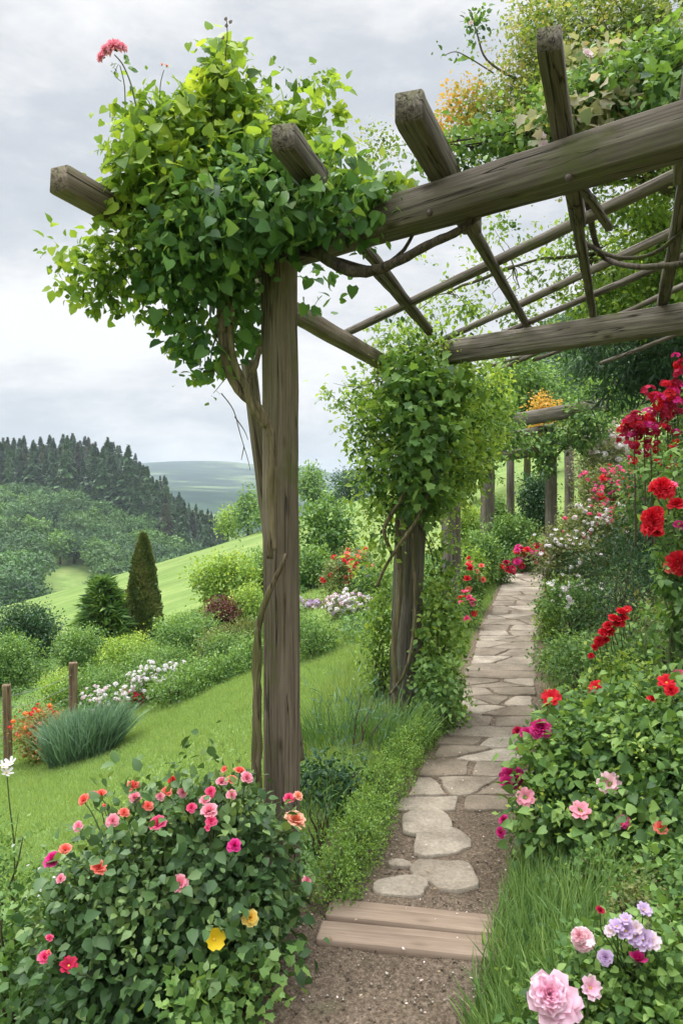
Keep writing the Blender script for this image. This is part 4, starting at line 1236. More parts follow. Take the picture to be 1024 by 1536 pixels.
def lawn_c(x, y): return (x < xc(y) - .75) & (x < .3) & (x > -5.5)


lawn('lawn_grass', 'short soft green grass of the sloping lawn', 190000, (-4.6, .4), .042, 'grass', 2.1, 8.6, lawn_c, 1.15, 1.3)
lawn('meadow_grass', 'rough green grass along the bottom of the meadow', 26000, (-8, 3.2), .05, 'grass', 8.5, 15, lambda x, y: (x < xc(np.minimum(y, 14)) - .6), 1.0, 2.6)
# path verges
def verge(x, y): d = np.abs(x - xc(y)); return (d > .33) & (d < .52) & ~((y < 5.3) & (x < xc(y)))


lawn('verge_grass', 'bright grass lining both sides of the path', 60000, (-.6, 4.2), .07, 'grass_long', 2.0, 13.5, verge, 1.0, 1.1)
lawn('verge_strip_grass', 'fresh grass strip left of the path beside the red flowers', 30000, (.6, 2.9), .05, 'grass', 5.4, 12.0, lambda x, y: (x < xc(y) - .33) & (x > xc(y) - .62), 1.0, 1.4)
# tall meadow weeds right of near post in front of the lawn
lawn('weed_grass', 'taller wild grass behind the near post and round the second post', 16000, (-.5, .5), .16, 'grass', 3.4, 6.6, lambda x, y: (x < xc(y) - .55) & (x > xc(y) - 1.3), 1.0, .8)


# ---------------------------------------------------------------- undergrowth on the beds (uncountable leaves)
def carpet(name, label, n, cond, Y0, Y1, X0, X1, size, mat, h=.12, T=T_SM, rbase=.4):
    ys = Y0 + (Y1 - Y0) * rng.random(n * 3); xs = rng.uniform(X0, X1, n * 3); px = CX + xs / ys * F
    k = (px > -100) & (px < 1130) & cond(xs, ys); xs, ys = xs[k][:n], ys[k][:n]; m = len(xs)
    hh = h * (.55 + .45 * wob(xs, ys, .22, 5)) * rng.random(m) ** .5
    g = Geo()
    g.leaves(T, np.stack([xs, ys, H(xs, ys) + np.clip(hh, .005, 9)], -1), rng.normal(size=(m, 3)) * [1, 1, .4] + [0, 0, .2], rng.normal(size=(m, 3)) * .4 + [0, -.2, 1], size * (.6 + .6 * rng.random(m)),
             np.clip(rbase + .25 * wob(xs, ys, .3, 2) + rng.normal(size=m) * .15, 0, 1))
    return tag(g.obj(name, M[mat]), label, 'ground cover', kind='stuff')


carpet('undergrowth', 'low leafy ground cover filling the flower bed right of the path', 42000, lambda x, y: (x > xc(y) + .42) & (x < xc(y) + 3.6), 2.0, 14.5, .5, 7, .035, 'mid_leaf', .16)
carpet('ground_cover', 'low leafy weeds under the rose bush at the lower left', 26000, lambda x, y: (x < xc(y) - .40) & (x > -1.6) & ((x < -.1) | (y < 3)), 1.6, 3.3, -1.7, .2, .018, 'weed', .08)
carpet('border_cover', 'leafy ground cover below the second post left of the hedge', 16000, lambda x, y: (x < xc(y) - .52) & (x > xc(y) - .95), 3.2, 7.5, -.6, 1.2, .026, 'mid_leaf', .16)
carpet('garden_cover', 'mixed low planting in the border above the lawn', 30000, lambda x, y: (x < -.6 - .0 * y) & (y > 7.6 + .35 * (x + .9)), 6.8, 14, -7.5, -.2, .035, 'mid_leaf', .22)
carpet('far_border_cover', 'leafy planting left of the path towards the far pergola', 16000, lambda x, y: (x < xc(y) - .6) & (x > xc(y) - 2.4), 7.5, 15, .0, 4.5, .05, 'mid_leaf', .22)

# ================================================================ ROSE BUSH, lower left
bx, by = -.60, 2.48; bz = float(H(bx, by))
rb = thing('rose_bush', (bx, by, bz), 'large dark leaved rose bush covered in pink and coral blooms beside the near post', 'rose bush')
RB = [(-.60, 2.48, bz + .30, .34, .30, .32, 1.4), (-.78, 2.42, bz + .17, .20, .24, .22, 1), (-.40, 2.50, bz + .36, .26, .28, .33, 1), (-.33, 2.48, bz + .25, .17, .24, .30, .9), (-.60, 2.30, bz + .16, .30, .22, .24, 1),
      (-.46, 2.60, bz + .50, .20, .2, .15, .5), (-.70, 2.56, bz + .36, .20, .2, .13, .5), (-.36, 2.62, bz + .46, .12, .18, .14, .4)]
g = Geo()
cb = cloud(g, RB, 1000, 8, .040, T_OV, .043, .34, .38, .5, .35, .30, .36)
cloud(g, [b for b in RB if b[2] > bz + .25], 330, 8, .03, T_OV, .030, .3, .2, .7, .0, .5, .70)
gs_ = Geo(); rim_sprays(g, g, RB, 46, 8, T_OV, .034, (.1, .4), .6, .1, .8); 
g.obj('foliage', M['rose_leaf'], rb)
g = Geo(); twigs(g, (bx, by, bz - .03), cb[::22], .009, .003, 5, .05)
for (px, py, r, mt, kd) in ((135, 1212, 9, 'p_coral', 'rose'), (146, 1206, 9, 'p_hot', 'rose'), (158, 1205, 9, 'p_coral', 'rose'), (202, 1195, 11, 'p_coral', 'rose'), (205, 1211, 10, 'p_pink', 'rose'), (223, 1223, 10, 'p_coral', 'rose'),
                            (266, 1183, 8, 'p_red', 'rose'), (258, 1198, 9, 'p_coral', 'rose'), (240, 1210, 8, 'p_pink', 'rose'), (292, 1222, 9, 'p_hot', 'rose'), (190, 1232, 8, 'p_coral', 'rose'), (280, 1200, 8, 'p_pink', 'rose'), (128, 1250, 8, 'p_pink', 'rose'), (175, 1243, 11, 'p_pink', 'rose'), (237, 1247, 13, 'p_hot', 'rose'), (94, 1297, 13, 'p_magenta', 'rose'),
                            (105, 1322, 8, 'p_pink', 'rose'), (110, 1283, 10, 'p_coral', 'rose'), (156, 1308, 12, 'p_coral', 'rose'), (277, 1324, 14, 'p_pink', 'rose'), (349, 1274, 12, 'p_magenta', 'rose'), (430, 1240, 16, 'p_salmon', 'rose'),
                            (423, 1208, 9, 'p_hot', 'rose'), (436, 1204, 8, 'p_salmon', 'rose'), (445, 1323, 8, 'p_pink', 'rose'), (369, 1371, 13, 'p_yellow', 'rose'), (322, 1400, 15, 'p_gold', 'open'), (83, 1412, 7, 'p_hot', 'rose'),
                            (77, 1437, 10, 'p_hot', 'rose'), (88, 1434, 5, 'p_coral', 'bud'), (115, 1452, 13, 'p_dark', 'loose'), (356, 1172, 9, 'p_coral', 'rose'), (365, 1181, 10, 'p_pink', 'rose'), (332, 1187, 10, 'p_pink', 'rose'),
                            (345, 1183, 8, 'p_coral', 'rose'), (317, 1200, 8, 'p_hot', 'rose'), (310, 1212, 9, 'p_pink', 'rose'), (316, 1227, 13, 'p_pink', 'rose'), (318, 1240, 9, 'p_hot', 'rose'), (345, 1204, 9, 'p_pink', 'rose'),
                            (313, 1250, 6, 'p_hot', 'bud'), (336, 1169, 6, 'p_coral', 'bud'), (163, 1222, 4, 'p_coral', 'bud')):
    flower_on(rb, px, py, r, mt, kd, RB, g)
g.obj('stem', M['stem'], rb)
# broad grey green leaves at the lower left corner
r_ = shrub('small_weed', 'bright green tangle of small weeds between rose bush and gravel path', 'plant', 375, 1420, 130, 2.25, 'weed', 'lobe', .032, .7, rbase=.55)
r_ = shrub('small_weed', 'clump of bright weeds at the bottom of the frame below the rose bush', 'plant', 300, 1475, 130, 2.12, 'weed', 'lobe', .032, .6, rbase=.6)
r_ = shrub('wild_plant', 'wispy green plant with tiny blooms rising behind the rose bush at left', 'plant', 75, 1290, 150, 2.9, 'weed', 'sm', .022, .45, rbase=.5, rough=.6)
flowers_over(r_[0], r_[2], 12, ['p_white'], ['small'], .006, .010)
r_ = shrub('wild_plant', 'tall thin weeds at the left edge beside the lawn', 'plant', 5, 1230, 90, 2.8, 'weed', 'sm', .022, .4, rbase=.45, rough=.7)
r_ = shrub('wild_plant', 'green weeds at the left edge below the thin tall ones', 'plant', 15, 1340, 110, 2.5, 'weed', 'ov', .028, .6, rbase=.4, rough=.5)
r_ = shrub('wild_plant', 'small leaves peeping above the rose bush against the lawn', 'plant', 255, 1215, 180, 2.85, 'climb_leaf', 'sm', .02, .5, rbase=.4, rough=.5)
wl = thing('white_lily', P(12, 1350, 2.9), 'white starry flower on a tall thin stalk at the left edge', 'flower')
g = Geo(); vt([(20, 1400, 2.9), (22, 1280, 2.9), (14, 1200, 2.9), (11, 1160, 2.9)], .004, .002, 5, 0); vt([(36, 1400, 2.9), (22, 1290, 2.9), (28, 1220, 2.9)], .003, .001, 4, 0); g.obj('stem', M['stem'], wl)
for (px, py) in ((6, 1150), (16, 1146), (10, 1160)): flower(wl, P(px, py, 2.9), .026, 'p_white', 'star', seed=0)

# ================================================================ CLIMBER ON THE SECOND POST
v2 = thing('climbing_vine', (.38, 5.05, 0), 'dense small leaved climber smothering the second pergola post', 'climber')
g = Geo()
B2 = [pblob(620, 535, 55, 5.0, 40), pblob(600, 590, 70, 5.0, 45), pblob(670, 560, 60, 5.1, 45), pblob(560, 630, 42, 5.1, 40, .7), pblob(640, 640, 75, 5.0, 55), pblob(700, 620, 50, 5.3, 50), pblob(600, 690, 50, 5.0, 40),
      pblob(665, 700, 55, 5.2, 45), pblob(575, 720, 35, 5.0, 50, .8), pblob(655, 745, 42, 5.15, 32), pblob(700, 690, 42, 5.5, 60), pblob(570, 790, 22, 5.0, 40, .5), pblob(730, 590, 30, 5.5, 40, .6),
      pblob(520, 590, 34, 5.0, 18, .25), pblob(600, 500, 40, 4.9, 20, .5), pblob(680, 510, 40, 4.9, 22, .5), pblob(745, 640, 26, 5.8, 45, .5), pblob(560, 700, 34, 5.0, 70, .5), pblob(552, 860, 20, 5.2, 70, .35), pblob(662, 830, 30, 5.3, 60, .5), pblob(655, 900, 26, 5.25, 50, .5), pblob(540, 640, 34, 5.0, 40, .4), pblob(760, 560, 30, 5.8, 30, .3)]
c2 = cloud(g, B2, 1650, 8, .045, T_SM, .042, .5, .3, .6, .3, .5, .5)
gs_ = Geo()
rim_sprays(g, g, B2[:17], 130, 10, T_SM, .036, (.2, .8), .55, .08, .0)
g.obj('foliage', M['climb_leaf'], v2).name = 'shoots'
g = Geo()
cloud(g, [pblob(610, 600, 40, 4.8, 40), pblob(640, 650, 45, 4.75, 30), pblob(620, 560, 36, 4.8, 24), pblob(680, 590, 30, 4.85, 24), pblob(625, 700, 40, 4.8, 20), pblob(630, 740, 40, 4.9, 30)], 230, 8, .04, T_LOBE, .065, .3, .4, .5, .2, .3, .5)
cloud(g, [(b[0], b[1], b[2], b[3] * .72, b[4] * .7, b[5] * .72) for b in B2], 260, 8, .05, T_SM, .05, .3, .2, .6, .5, .2, .25)
g.obj('foliage', M['mid_leaf'], v2)
g = Geo()
vt([(650, 712, 4.82), (630, 770, 4.8), (600, 815, 4.8), (578, 850, 4.86), (565, 880, 4.9)], .012, .010)
vt([(628, 680, 4.8), (606, 740, 4.8), (584, 775, 4.85), (576, 800, 4.85), (588, 830, 4.9)], .011, .013)
vt([(618, 800, 4.9), (622, 900, 4.95), (618, 960, 4.9), (606, 1010, 4.9), (584, 1042, 4.95)], .010, .009)
vt([(600, 1080, 4.95), (590, 980, 4.95), (600, 880, 4.95), (595, 780, 4.9)], .02, .016)
g.obj('stem', M['vine_bark'], v2, smooth=True)
g = Geo(); twigs(g, (.44, 5.05, 1.6), c2[::30], .006, .0015, 4, .0, .5, .12)
for pts in ([(600, 700, 4.9), (560, 660, 4.8), (530, 620, 4.8), (490, 590, 4.8)], [(590, 560, 4.9), (540, 580, 4.8), (500, 575, 4.8)]): vt(pts, .003, .001, 4, 0)
g.obj('twig', M['twig'], v2)

shrub('leafy_shrub', 'bright green shrub growing up the right side of the second post', 'shrub', 658, 872, 86, 5.15, 'climb_leaf', 'ov', .040, 1.1, depth=.25, rbase=.38, rough=.3)
shrub('leafy_shrub', 'low shrub under the second post beside the hedge end', 'shrub', 655, 985, 84, 4.85, 'mid_leaf', 'ov', .035, 1.0, depth=.2, rbase=.45)
shrub('leafy_shrub', 'light green shrub clinging to the left side of the second post', 'shrub', 568, 880, 60, 5.3, 'climb_leaf', 'sm', .032, .9, rbase=.4, rough=.4)
shrub('feathery_shrub', 'wispy blue green shrub between near post and second post', 'shrub', 530, 1040, 150, 4.3, 'blue_leaf', 'fine', .075, .85, rbase=.5, rough=.5, droop=-.6, up=.2)
shrub('leafy_shrub', 'low dark leafy shrub at the foot of the near post behind the hedge', 'shrub', 492, 1130, 110, 3.7, 'deep_leaf', 'ov', .034, .8, rbase=.4, rough=.5)
shrub('feathery_shrub', 'airy green plant right behind the near post', 'shrub', 480, 1165, 90, 3.25, 'weed', 'fine', .06, .9, rbase=.4, rough=.5, droop=-.6, up=.2)
grass_clump('wild_grass_clump', 'clump of arching wild grass between near post and second post', 530, 0, .75, .38, 4.5, 'weed', 700, None, .4, wid=.4)

# ================================================================ LEFT SIDE OF THE PATH, further up
MS = [('round_shrub', 'rounded green shrub left of the path in front of the grey log post', 722, 795, 66, 10.6, 'mid_leaf', .045), ('round_shrub', 'dark green shrub left of the path below the far pergola', 768, 775, 78, 12.2, 'mid_leaf', .05),
      ('round_shrub', 'low green shrub behind the third pergola post', 700, 830, 60, 10.2, 'climb_leaf', .045), ('round_shrub', 'dark shrub between the posts of the far pergola', 806, 712, 60, 15.5, 'deep_leaf', .06),
      ('round_shrub', 'mid green shrub right behind the grey log post', 745, 748, 60, 14.5, 'mid_leaf', .055), ('round_shrub', 'pale shrub far behind the third post', 700, 760, 50, 14, 'fresh_leaf', .05)]
for (nm, lb, px, top, w, Y, mt, sz) in MS: shrub(nm, lb, 'shrub', px, top, w, Y, mt, 'sm', sz, .95, rough=.35)
G4 = 'red flower clumps along the left of the path'
for (lb, px, top, w, Y, mats, n, r) in (('clump of scarlet flowers beside the third pergola post', 706, 848, 42, 8.8, ['p_coral', 'p_red'], 12, .045), ('small clump of crimson flowers lowest on the left of the path', 700, 893, 30, 8.0, ['p_hot', 'p_red'], 10, .04),
                                        ('bank of deep red flowers where the path bends out of sight', 785, 822, 60, 11.6, ['p_dark', 'p_red', 'p_magenta'], 34, .06), ('red flowers at the foot of the dark shrub by the path bend', 758, 848, 22, 10.6, ['p_red', 'p_dark'], 8, .05)):
    rt, bl, c = shrub('red_flower_plant', lb, 'plant', px, top, w, Y, 'mid_leaf', 'sm', .035, .8, group=G4)
    flowers_over(rt, c, n, mats, ['loose', 'rose'], r * .8, r * 1.2)
# climber over the far pergola
v3 = thing('climbing_vine', (*P(826, 800, YF)[:2], float(H(P(826, 800, YF)[0], YF))), 'green climber draped over the beams of the far log pergola', 'climber')
g = Geo(); c3 = cloud(g, [pblob(800, 662, 36, 13.2, 14), pblob(840, 655, 32, 13.2, 16), pblob(880, 625, 28, 13, 24), pblob(820, 690, 16, 13.1, 24), pblob(760, 655, 30, 12.8, 20), pblob(742, 620, 30, 12.4, 26), pblob(870, 660, 22, 13.2, 16), pblob(735, 665, 16, 12.4, 26), pblob(900, 640, 20, 13, 18)],
                            520, 8, .07, T_SM, .085, .4, .3, .6, .4, .4, .42); g.obj('foliage', M['mid_leaf'], v3)
g = Geo(); twigs(g, P(828, 690, 13.25), c3[::60], .015, .004, 5, 0, .5, .1); g.obj('stem', M['twig'], v3)
r_ = tree('orange_tree', 'small tree with orange leaves showing above the far pergola beam', 812, 590, 50, 20, 'orange_leaf', .10, crown_low=.6)

# ================================================================ RIGHT BORDER
R = [
    ('round_shrub', 'broad green shrub on the bank right of the path beside the grassy verge', 870, 955, 150, 5.6, 'mid_leaf', .028, 'sm', 1.0),
    ('round_shrub', 'dark feathery shrub in the middle of the bank under the red roses', 930, 800, 170, 6.6, 'deep_leaf', .05, 'need', 1.0),
    ('leafy_shrub', 'light green shrub with white blooms on the right of the path bend', 850, 800, 100, 9.2, 'olive_leaf', .045, 'sm', 1.0),
    ('leafy_shrub', 'shrub with white blooms close to the path on its right', 858, 868, 110, 7.3, 'mid_leaf', .036, 'sm', 1.0),
    ('leafy_shrub', 'green shrub with pink and white blooms below the crimson drift', 890, 760, 120, 9.8, 'olive_leaf', .045, 'sm', 1.0),
    ('leafy_shrub', 'tall shrub carrying a drift of crimson and pink blooms', 915, 705, 110, 10.8, 'olive_leaf', .05, 'sm', 1.0),
    ('leafy_shrub', 'grey green shrub dusted with tiny white blossom below the dark tree', 920, 648, 110, 13.5, 'pale_leaf', .06, 'sm', .9),
    ('leafy_shrub', 'yellow green shrub below the scarlet rose cluster', 935, 985, 120, 4.1, 'fresh_leaf', .03, 'ov', .8),
    ('leafy_shrub', 'low green shrub on the bank above the grassy verge', 850, 985, 90, 6.2, 'mid_leaf', .034, 'sm', 1.0),
    ('leafy_shrub', 'green shrub at the right edge under the large red blooms', 1005, 900, 120, 4.9, 'olive_leaf', .035, 'sm', .9),
    ('round_shrub', 'dark green shrub high on the bank behind the red roses', 990, 700, 130, 7.2, 'deep_leaf', .045, 'sm', 1.0),
    ('leafy_shrub', 'light shrub behind the tall red flower clusters', 1010, 640, 120, 8.5, 'mid_leaf', .05, 'sm', 1.0),
    ('leafy_shrub', 'pale wispy shrub on the bank at the right bottom of the path bend', 822, 905, 46, 7.4, 'climb_leaf', .03, 'sm', .8),
]
RR = {}
for (nm, lb, px, top, w, Y, mt, sz, T, dn) in R:
    RR[lb[:24]] = shrub(nm, lb, 'shrub', px, top, w, Y, mt, T, sz, dn, rough=.4)


def rr(key):
    return next(v for k, v in RR.items() if k.startswith(key))


a = rr('light green shrub with'); flowers_over(a[0], a[2], 45, ['p_white', 'p_white', 'p_blush'], ['truss', 'star'], .018, .036)
a = rr('shrub with white'); flowers_over(a[0], a[2], 26, ['p_white'], ['star', 'truss'], .016, .034)
a = rr('green shrub with pink'); flowers_over(a[0], a[2], 80, ['p_white', 'p_blush', 'p_white', 'p_hot'], ['truss'], .02, .04)
a = rr('tall shrub carrying'); flowers_over(a[0], a[2], 98, ['p_hot', 'p_magenta', 'p_hot', 'p_red'], ['truss', 'loose'], .025, .05)
a = rr('grey green shrub'); flowers_over(a[0], a[2], 70, ['p_white', 'p_blush'], ['truss'], .04, .07)

# main leafy flowering bush on the right
bY = 3.05; bX = (890 - CX) / F * bY; bz = float(H(bX, bY))
pb = thing('peony_bush', (bX, bY, bz), 'wide lobed leaved bush with pink and magenta blooms right of the grassy verge', 'bush')
PB = [pblob(890, 1165, 100, 3.15, 80), pblob(840, 1150, 60, 3.2, 60), pblob(960, 1130, 80, 3.1, 80), pblob(820, 1230, 45, 3.0, 60), pblob(900, 1250, 95, 2.9, 70), pblob(1000, 1200, 70, 2.8, 90), pblob(880, 1080, 60, 3.5, 40), pblob(970, 1060, 70, 3.4, 40), pblob(1040, 1110, 60, 3.0, 80)]
g = Geo(); cloud(g, PB, 520, 8, .042, T_OV, .042, .25, .3, .6, .35, .35, .30); cpb = cloud(g, PB, 520, 8, .042, T_HEART, .040, .25, .3, .6, .35, .35, .42); gs_ = Geo(); rim_sprays(g, g, PB, 40, 8, T_OV, .03, (.05, .35), .65, .1, .8); g.obj('foliage', M['mid_leaf'], pb)
g = Geo(); cloud(g, [(b[0], b[1] - .03, b[2] + .03, b[3], b[4], b[5]) for b in PB], 240, 8, .03, T_SM, .024, .35, -.2, .7, .0, .5, .5); g.obj('foliage', M['climb_leaf'], pb).name = 'shoots'
g = Geo(); twigs(g, (bX, bY, bz - .03), cpb[::30], .009, .003, 5, .05)
for (px, py, r, mt, kd) in ((815, 1103, 17, 'p_magenta', 'peony'), (797, 1108, 11, 'p_magenta', 'rose'), (785, 1105, 9, 'p_dark', 'rose'), (788, 1128, 7, 'p_hot', 'bud'), (778, 1164, 18, 'p_magenta', 'peony'), (772, 1174, 12, 'p_magenta', 'rose'), (795, 1202, 13, 'p_pink', 'loose'),
                            (767, 1230, 8, 'p_magenta', 'rose'), (763, 1246, 9, 'p_magenta', 'rose'), (912, 1188, 17, 'p_palepink', 'loose'), (873, 1223, 14, 'p_pink', 'loose'), (930, 1236, 10, 'p_magenta', 'loose'), (944, 1231, 10, 'p_magenta', 'loose'), (926, 1240, 7, 'p_hot', 'bud'),
                            (992, 1236, 10, 'p_coral', 'rose'), (834, 1054, 13, 'p_red', 'loose'), (828, 1062, 8, 'p_red', 'bud'), (903, 1037, 12, 'p_red', 'loose'), (893, 1041, 7, 'p_dark', 'bud'), (975, 1060, 9, 'p_red', 'rose'), (1005, 1035, 12, 'p_red', 'loose'),
                            (1012, 1022, 10, 'p_hot', 'loose'), (1012, 1045, 10, 'p_red', 'rose')):
    flower_on(pb, px, py, r, mt, kd, PB, g)
g.obj('stem', M['stem'], pb)
shrub('leafy_shrub', 'bright green shrub at the right edge below the peony bush', 'shrub', 1000, 1270, 110, 2.35, 'mid_leaf', 'ov', .027, .9, rbase=.45, rough=.5)
shrub('leafy_shrub', 'soft fine leaved plant between long grass and right edge', 'shrub', 920, 1270, 120, 2.6, 'weed', 'sm', .02, .6, rbase=.6, rough=.6)
shrub('leafy_shrub', 'brownish green feathery plant in front of the right edge shrub', 'shrub', 955, 1310, 90, 2.2, 'olive_leaf', 'sm', .016, .5, rbase=.6, rough=.6)

# long grass by the path
o = grass_clump('long_grass', 'long arching green grass along the right side of the gravel path', 790, 0, .62, .21, 2.65, 'grass_long', 5200, 'stuff', .2, 'grass', xr=(.37, .72), yr=(1.9, 3.0), wid=.42)
grass_clump('low_spreading_grass', 'fine grass spilling onto the bottom right of the path', 720, 0, .4, .17, 2.3, 'grass_long', 1500, 'stuff', .3, 'grass', xr=(.31, .50), yr=(1.85, 3.3), wid=.8)

# foreground peonies at the lower right
fY = 1.85; fX = (900 - CX) / F * fY
pp = thing('pink_peony_plant', (fX, fY, float(H(fX, fY))), 'pale pink peonies on leafy stems at the bottom right corner', 'plant')
FB = [pblob(880, 1500, 70, 1.85, 60), pblob(960, 1480, 80, 1.85, 80), pblob(1010, 1420, 50, 1.8, 60), pblob(900, 1430, 50, 1.95, 30), pblob(830, 1560, 60, 1.8, 60), pblob(1000, 1560, 80, 1.7, 60), pblob(800, 1500, 30, 1.95, 30, .4)]
g = Geo(); cfb = cloud(g, FB, 560, 8, .024, T_OV, .026, .3, .2, .6, .35, .4, .5); g.obj('foliage', M['mid_leaf'], pp)
g = Geo(); twigs(g, (fX, fY, float(H(fX, fY))), cfb[::26], .005, .002, 5, .05)
for (px, py, r, mt, kd, Y) in ((828, 1500, 36, 'p_peony', 'loose', 1.72), (822, 1492, 30, 'p_peony', 'peony', 1.70), (850, 1510, 22, 'p_peony', 'loose', 1.73), (884, 1482, 17, 'p_peony', 'loose', 1.75), (874, 1409, 20, 'p_palepink', 'dahlia', 1.85), (868, 1404, 12, 'p_palepink', 'peony', 1.84)):
    p = P(px, py, Y); flower(pp, p, r / F * Y, mt, kd, face=(rng.normal() * .2, -.7, .6)); twigs(g, p - np.array([0, -.03, .18]), [p - np.array([0, -.006, .008])], .003, .0025, 5, 0)
g.obj('stem', M['stem'], pp)
lf = thing('lilac_flower_plant', P(945, 1480, 1.95), 'cluster of small lilac and mauve flowers beside the pale pink peonies', 'plant')
g = Geo()
for (px, py, r, mt, kd) in ((924, 1390, 8, 'p_lilac', 'loose'), (938, 1397, 10, 'p_lilac', 'loose'), (950, 1405, 10, 'p_lilac', 'loose'), (964, 1410, 11, 'p_lilac', 'loose'), (975, 1413, 10, 'p_blush', 'loose'), (915, 1397, 7, 'p_blush', 'loose'), (938, 1380, 7, 'p_lilac', 'loose'), (953, 1392, 8, 'p_blush', 'loose'),
                            (908, 1436, 9, 'p_lilac', 'rose'), (955, 1442, 11, 'p_magenta', 'bud'), (899, 1367, 6, 'p_dark', 'bud'), (965, 1365, 8, 'p_lilac', 'loose'), (885, 1415, 6, 'p_blush', 'small')):
    p = P(px, py, 1.72); flower(lf, p, 1.45 * r / F * 1.72, mt, kd); twigs(g, P(945, 1500, 1.98), [p], .0022, .0015, 4, 0)
g.obj('stem', M['stem'], lf)
g = Geo(); cloud(g, [pblob(945, 1440, 40, 1.98, 45)], 60, 7, .02, T_OV, .028, .3, .1, .6, .4, .4, .5); g.obj('foliage', M['mid_leaf'], lf)

# climbing red roses at the right edge
rr_ = thing('red_rose_bush', (1.62, 3.55, float(H(1.62, 3.55))), 'tall bush of large scarlet roses at the right edge', 'rose bush')
RBk = [pblob(1020, 800, 40, 3.5, 60), pblob(1040, 720, 50, 3.6, 60), pblob(1015, 870, 30, 3.5, 50, .6), pblob(1050, 900, 50, 3.5, 80), pblob(1035, 990, 40, 3.5, 60, .8), pblob(990, 850, 14, 3.4, 20, .4)]
g = Geo(); crr = cloud(g, RBk, 260, 8, .03, T_OV, .042, .3, .3, .6, .4, .35, .45); g.obj('foliage', M['mid_leaf'], rr_)
g = Geo(); twigs(g, (1.62, 3.55, .3), crr[::16], .010, .003, 5, .05)
for (px, py, r, mt, kd) in ((992, 733, 16, 'p_red', 'peony'), (1004, 729, 11, 'p_hot', 'loose'), (978, 777, 15, 'p_red', 'peony'), (977, 792, 15, 'p_red', 'peony'), (986, 800, 9, 'p_red', 'rose'), (1014, 758, 12, 'p_red', 'rose'), (1018, 790, 10, 'p_magenta', 'rose'), (1017, 845, 18, 'p_red', 'peony'), (1008, 850, 11, 'p_coral', 'loose'),
                            (1012, 855, 12, 'p_red', 'rose'), (985, 768, 10, 'p_red', 'rose')):
    p = P(px, py, 3.38); flower(rr_, p, 1.18 * r / F * 3.38, mt, kd); twigs(g, p + [.12, .15, -.12], [p + [0, .01, -.01]], .003, .002, 5, 0)
g.obj('stem', M['stem'], rr_)
sc = thing('red_rose_bush', (1.5, 4.05, float(H(1.5, 4.05))), 'low bush with a long cluster of scarlet roses slanting down beside the yellow green shrub', 'rose bush')
g = Geo(); SB = [pblob(930, 985, 50, 4.3, 40), pblob(960, 960, 40, 4.4, 50)]; csc = cloud(g, SB, 130, 8, .03, T_OV, .036, .3, .2, .6, .4, .3, .45); g.obj('foliage', M['mid_leaf'], sc)
g = Geo(); twigs(g, (1.5, 4.1, .1), csc[::14], .006, .002, 5, .05)
for (px, py, r) in ((940, 915, 9), (930, 920, 12), (920, 930, 14), (912, 940, 13), (905, 950, 12), (898, 962, 10), (890, 972, 8), (928, 935, 11), (918, 948, 10), (908, 960, 8), (886, 984, 7), (935, 928, 9)):
    p = P(px, py, 4.1); flower(sc, p, .82 * r / F * 4.1, 'p_red', random.choice(['rose', 'peony', 'loose'])); twigs(g, p + [.05, .08, -.15], [p + [0, .01, -.01]], .003, .002, 4, 0)
g.obj('stem', M['stem'], sc)
# tall crimson hanging clusters
tc = thing('crimson_shrub', (2.15, 5.3, float(H(2.15, 5.3))), 'tall shrub with hanging plumes of crimson flowers near the right edge', 'shrub')
g = Geo(); TB = [pblob(1000, 720, 50, 5.5, 60), pblob(960, 740, 40, 5.6, 50), pblob(1030, 640, 30, 5.4, 60)]; ctc = cloud(g, TB, 260, 8, .04, T_SM, .04, .4, .2, .6, .4, .3, .45); g.obj('foliage', M['mid_leaf'], tc)
g = Geo()
for (px, py) in ((950, 640), (965, 630), (985, 615), (1000, 600), (1015, 575), (975, 660), (1008, 640)): vt([(px + 3, 820, 5.35), (px + 2, 740, 5.3), (px, py, 5.3)], .008, .004, 5, 0)
g.obj('stem', M['twig'], tc)
cl_ = [(940, 645, 14), (948, 635, 15), (938, 660, 13), (955, 650, 14), (950, 668, 10), (965, 630, 14), (972, 615, 15), (980, 602, 15), (990, 595, 13), (985, 618, 13), (1002, 590, 15), (1012, 575, 14), (1018, 560, 13), (1020, 585, 14), (1008, 605, 13),
       (1000, 620, 11), (970, 645, 11), (962, 665, 9), (978, 650, 9), (984, 668, 8), (985, 690, 6), (996, 640, 9), (1018, 620, 11), (1015, 650, 9), (1008, 665, 8), (960, 640, 12), (984, 632, 10), (1020, 545, 10), (1000, 575, 10), (950, 690, 6), (1008, 690, 8), (1003, 700, 9), (1020, 600, 12), (943, 650, 10)]
for (px, py, r) in cl_:
    for q in range(3): flower(tc, P(px + rng.normal() * r * .45, py + rng.normal() * r * .5, 5.25 + rng.normal() * .06), .74 * r / F * 5.3, random.choice(['p_red', 'p_red', 'p_dark', 'p_dark', 'p_magenta']), 'truss')
for (px, y0_, y1_) in ((984, 640, 672), (1002, 610, 650), (970, 660, 690)):
    for py in range(y0_, y1_, 8): flower(tc, P(px + rng.normal() * 2, py, 5.25), 6 / F * 5.25, 'p_dark', 'truss')

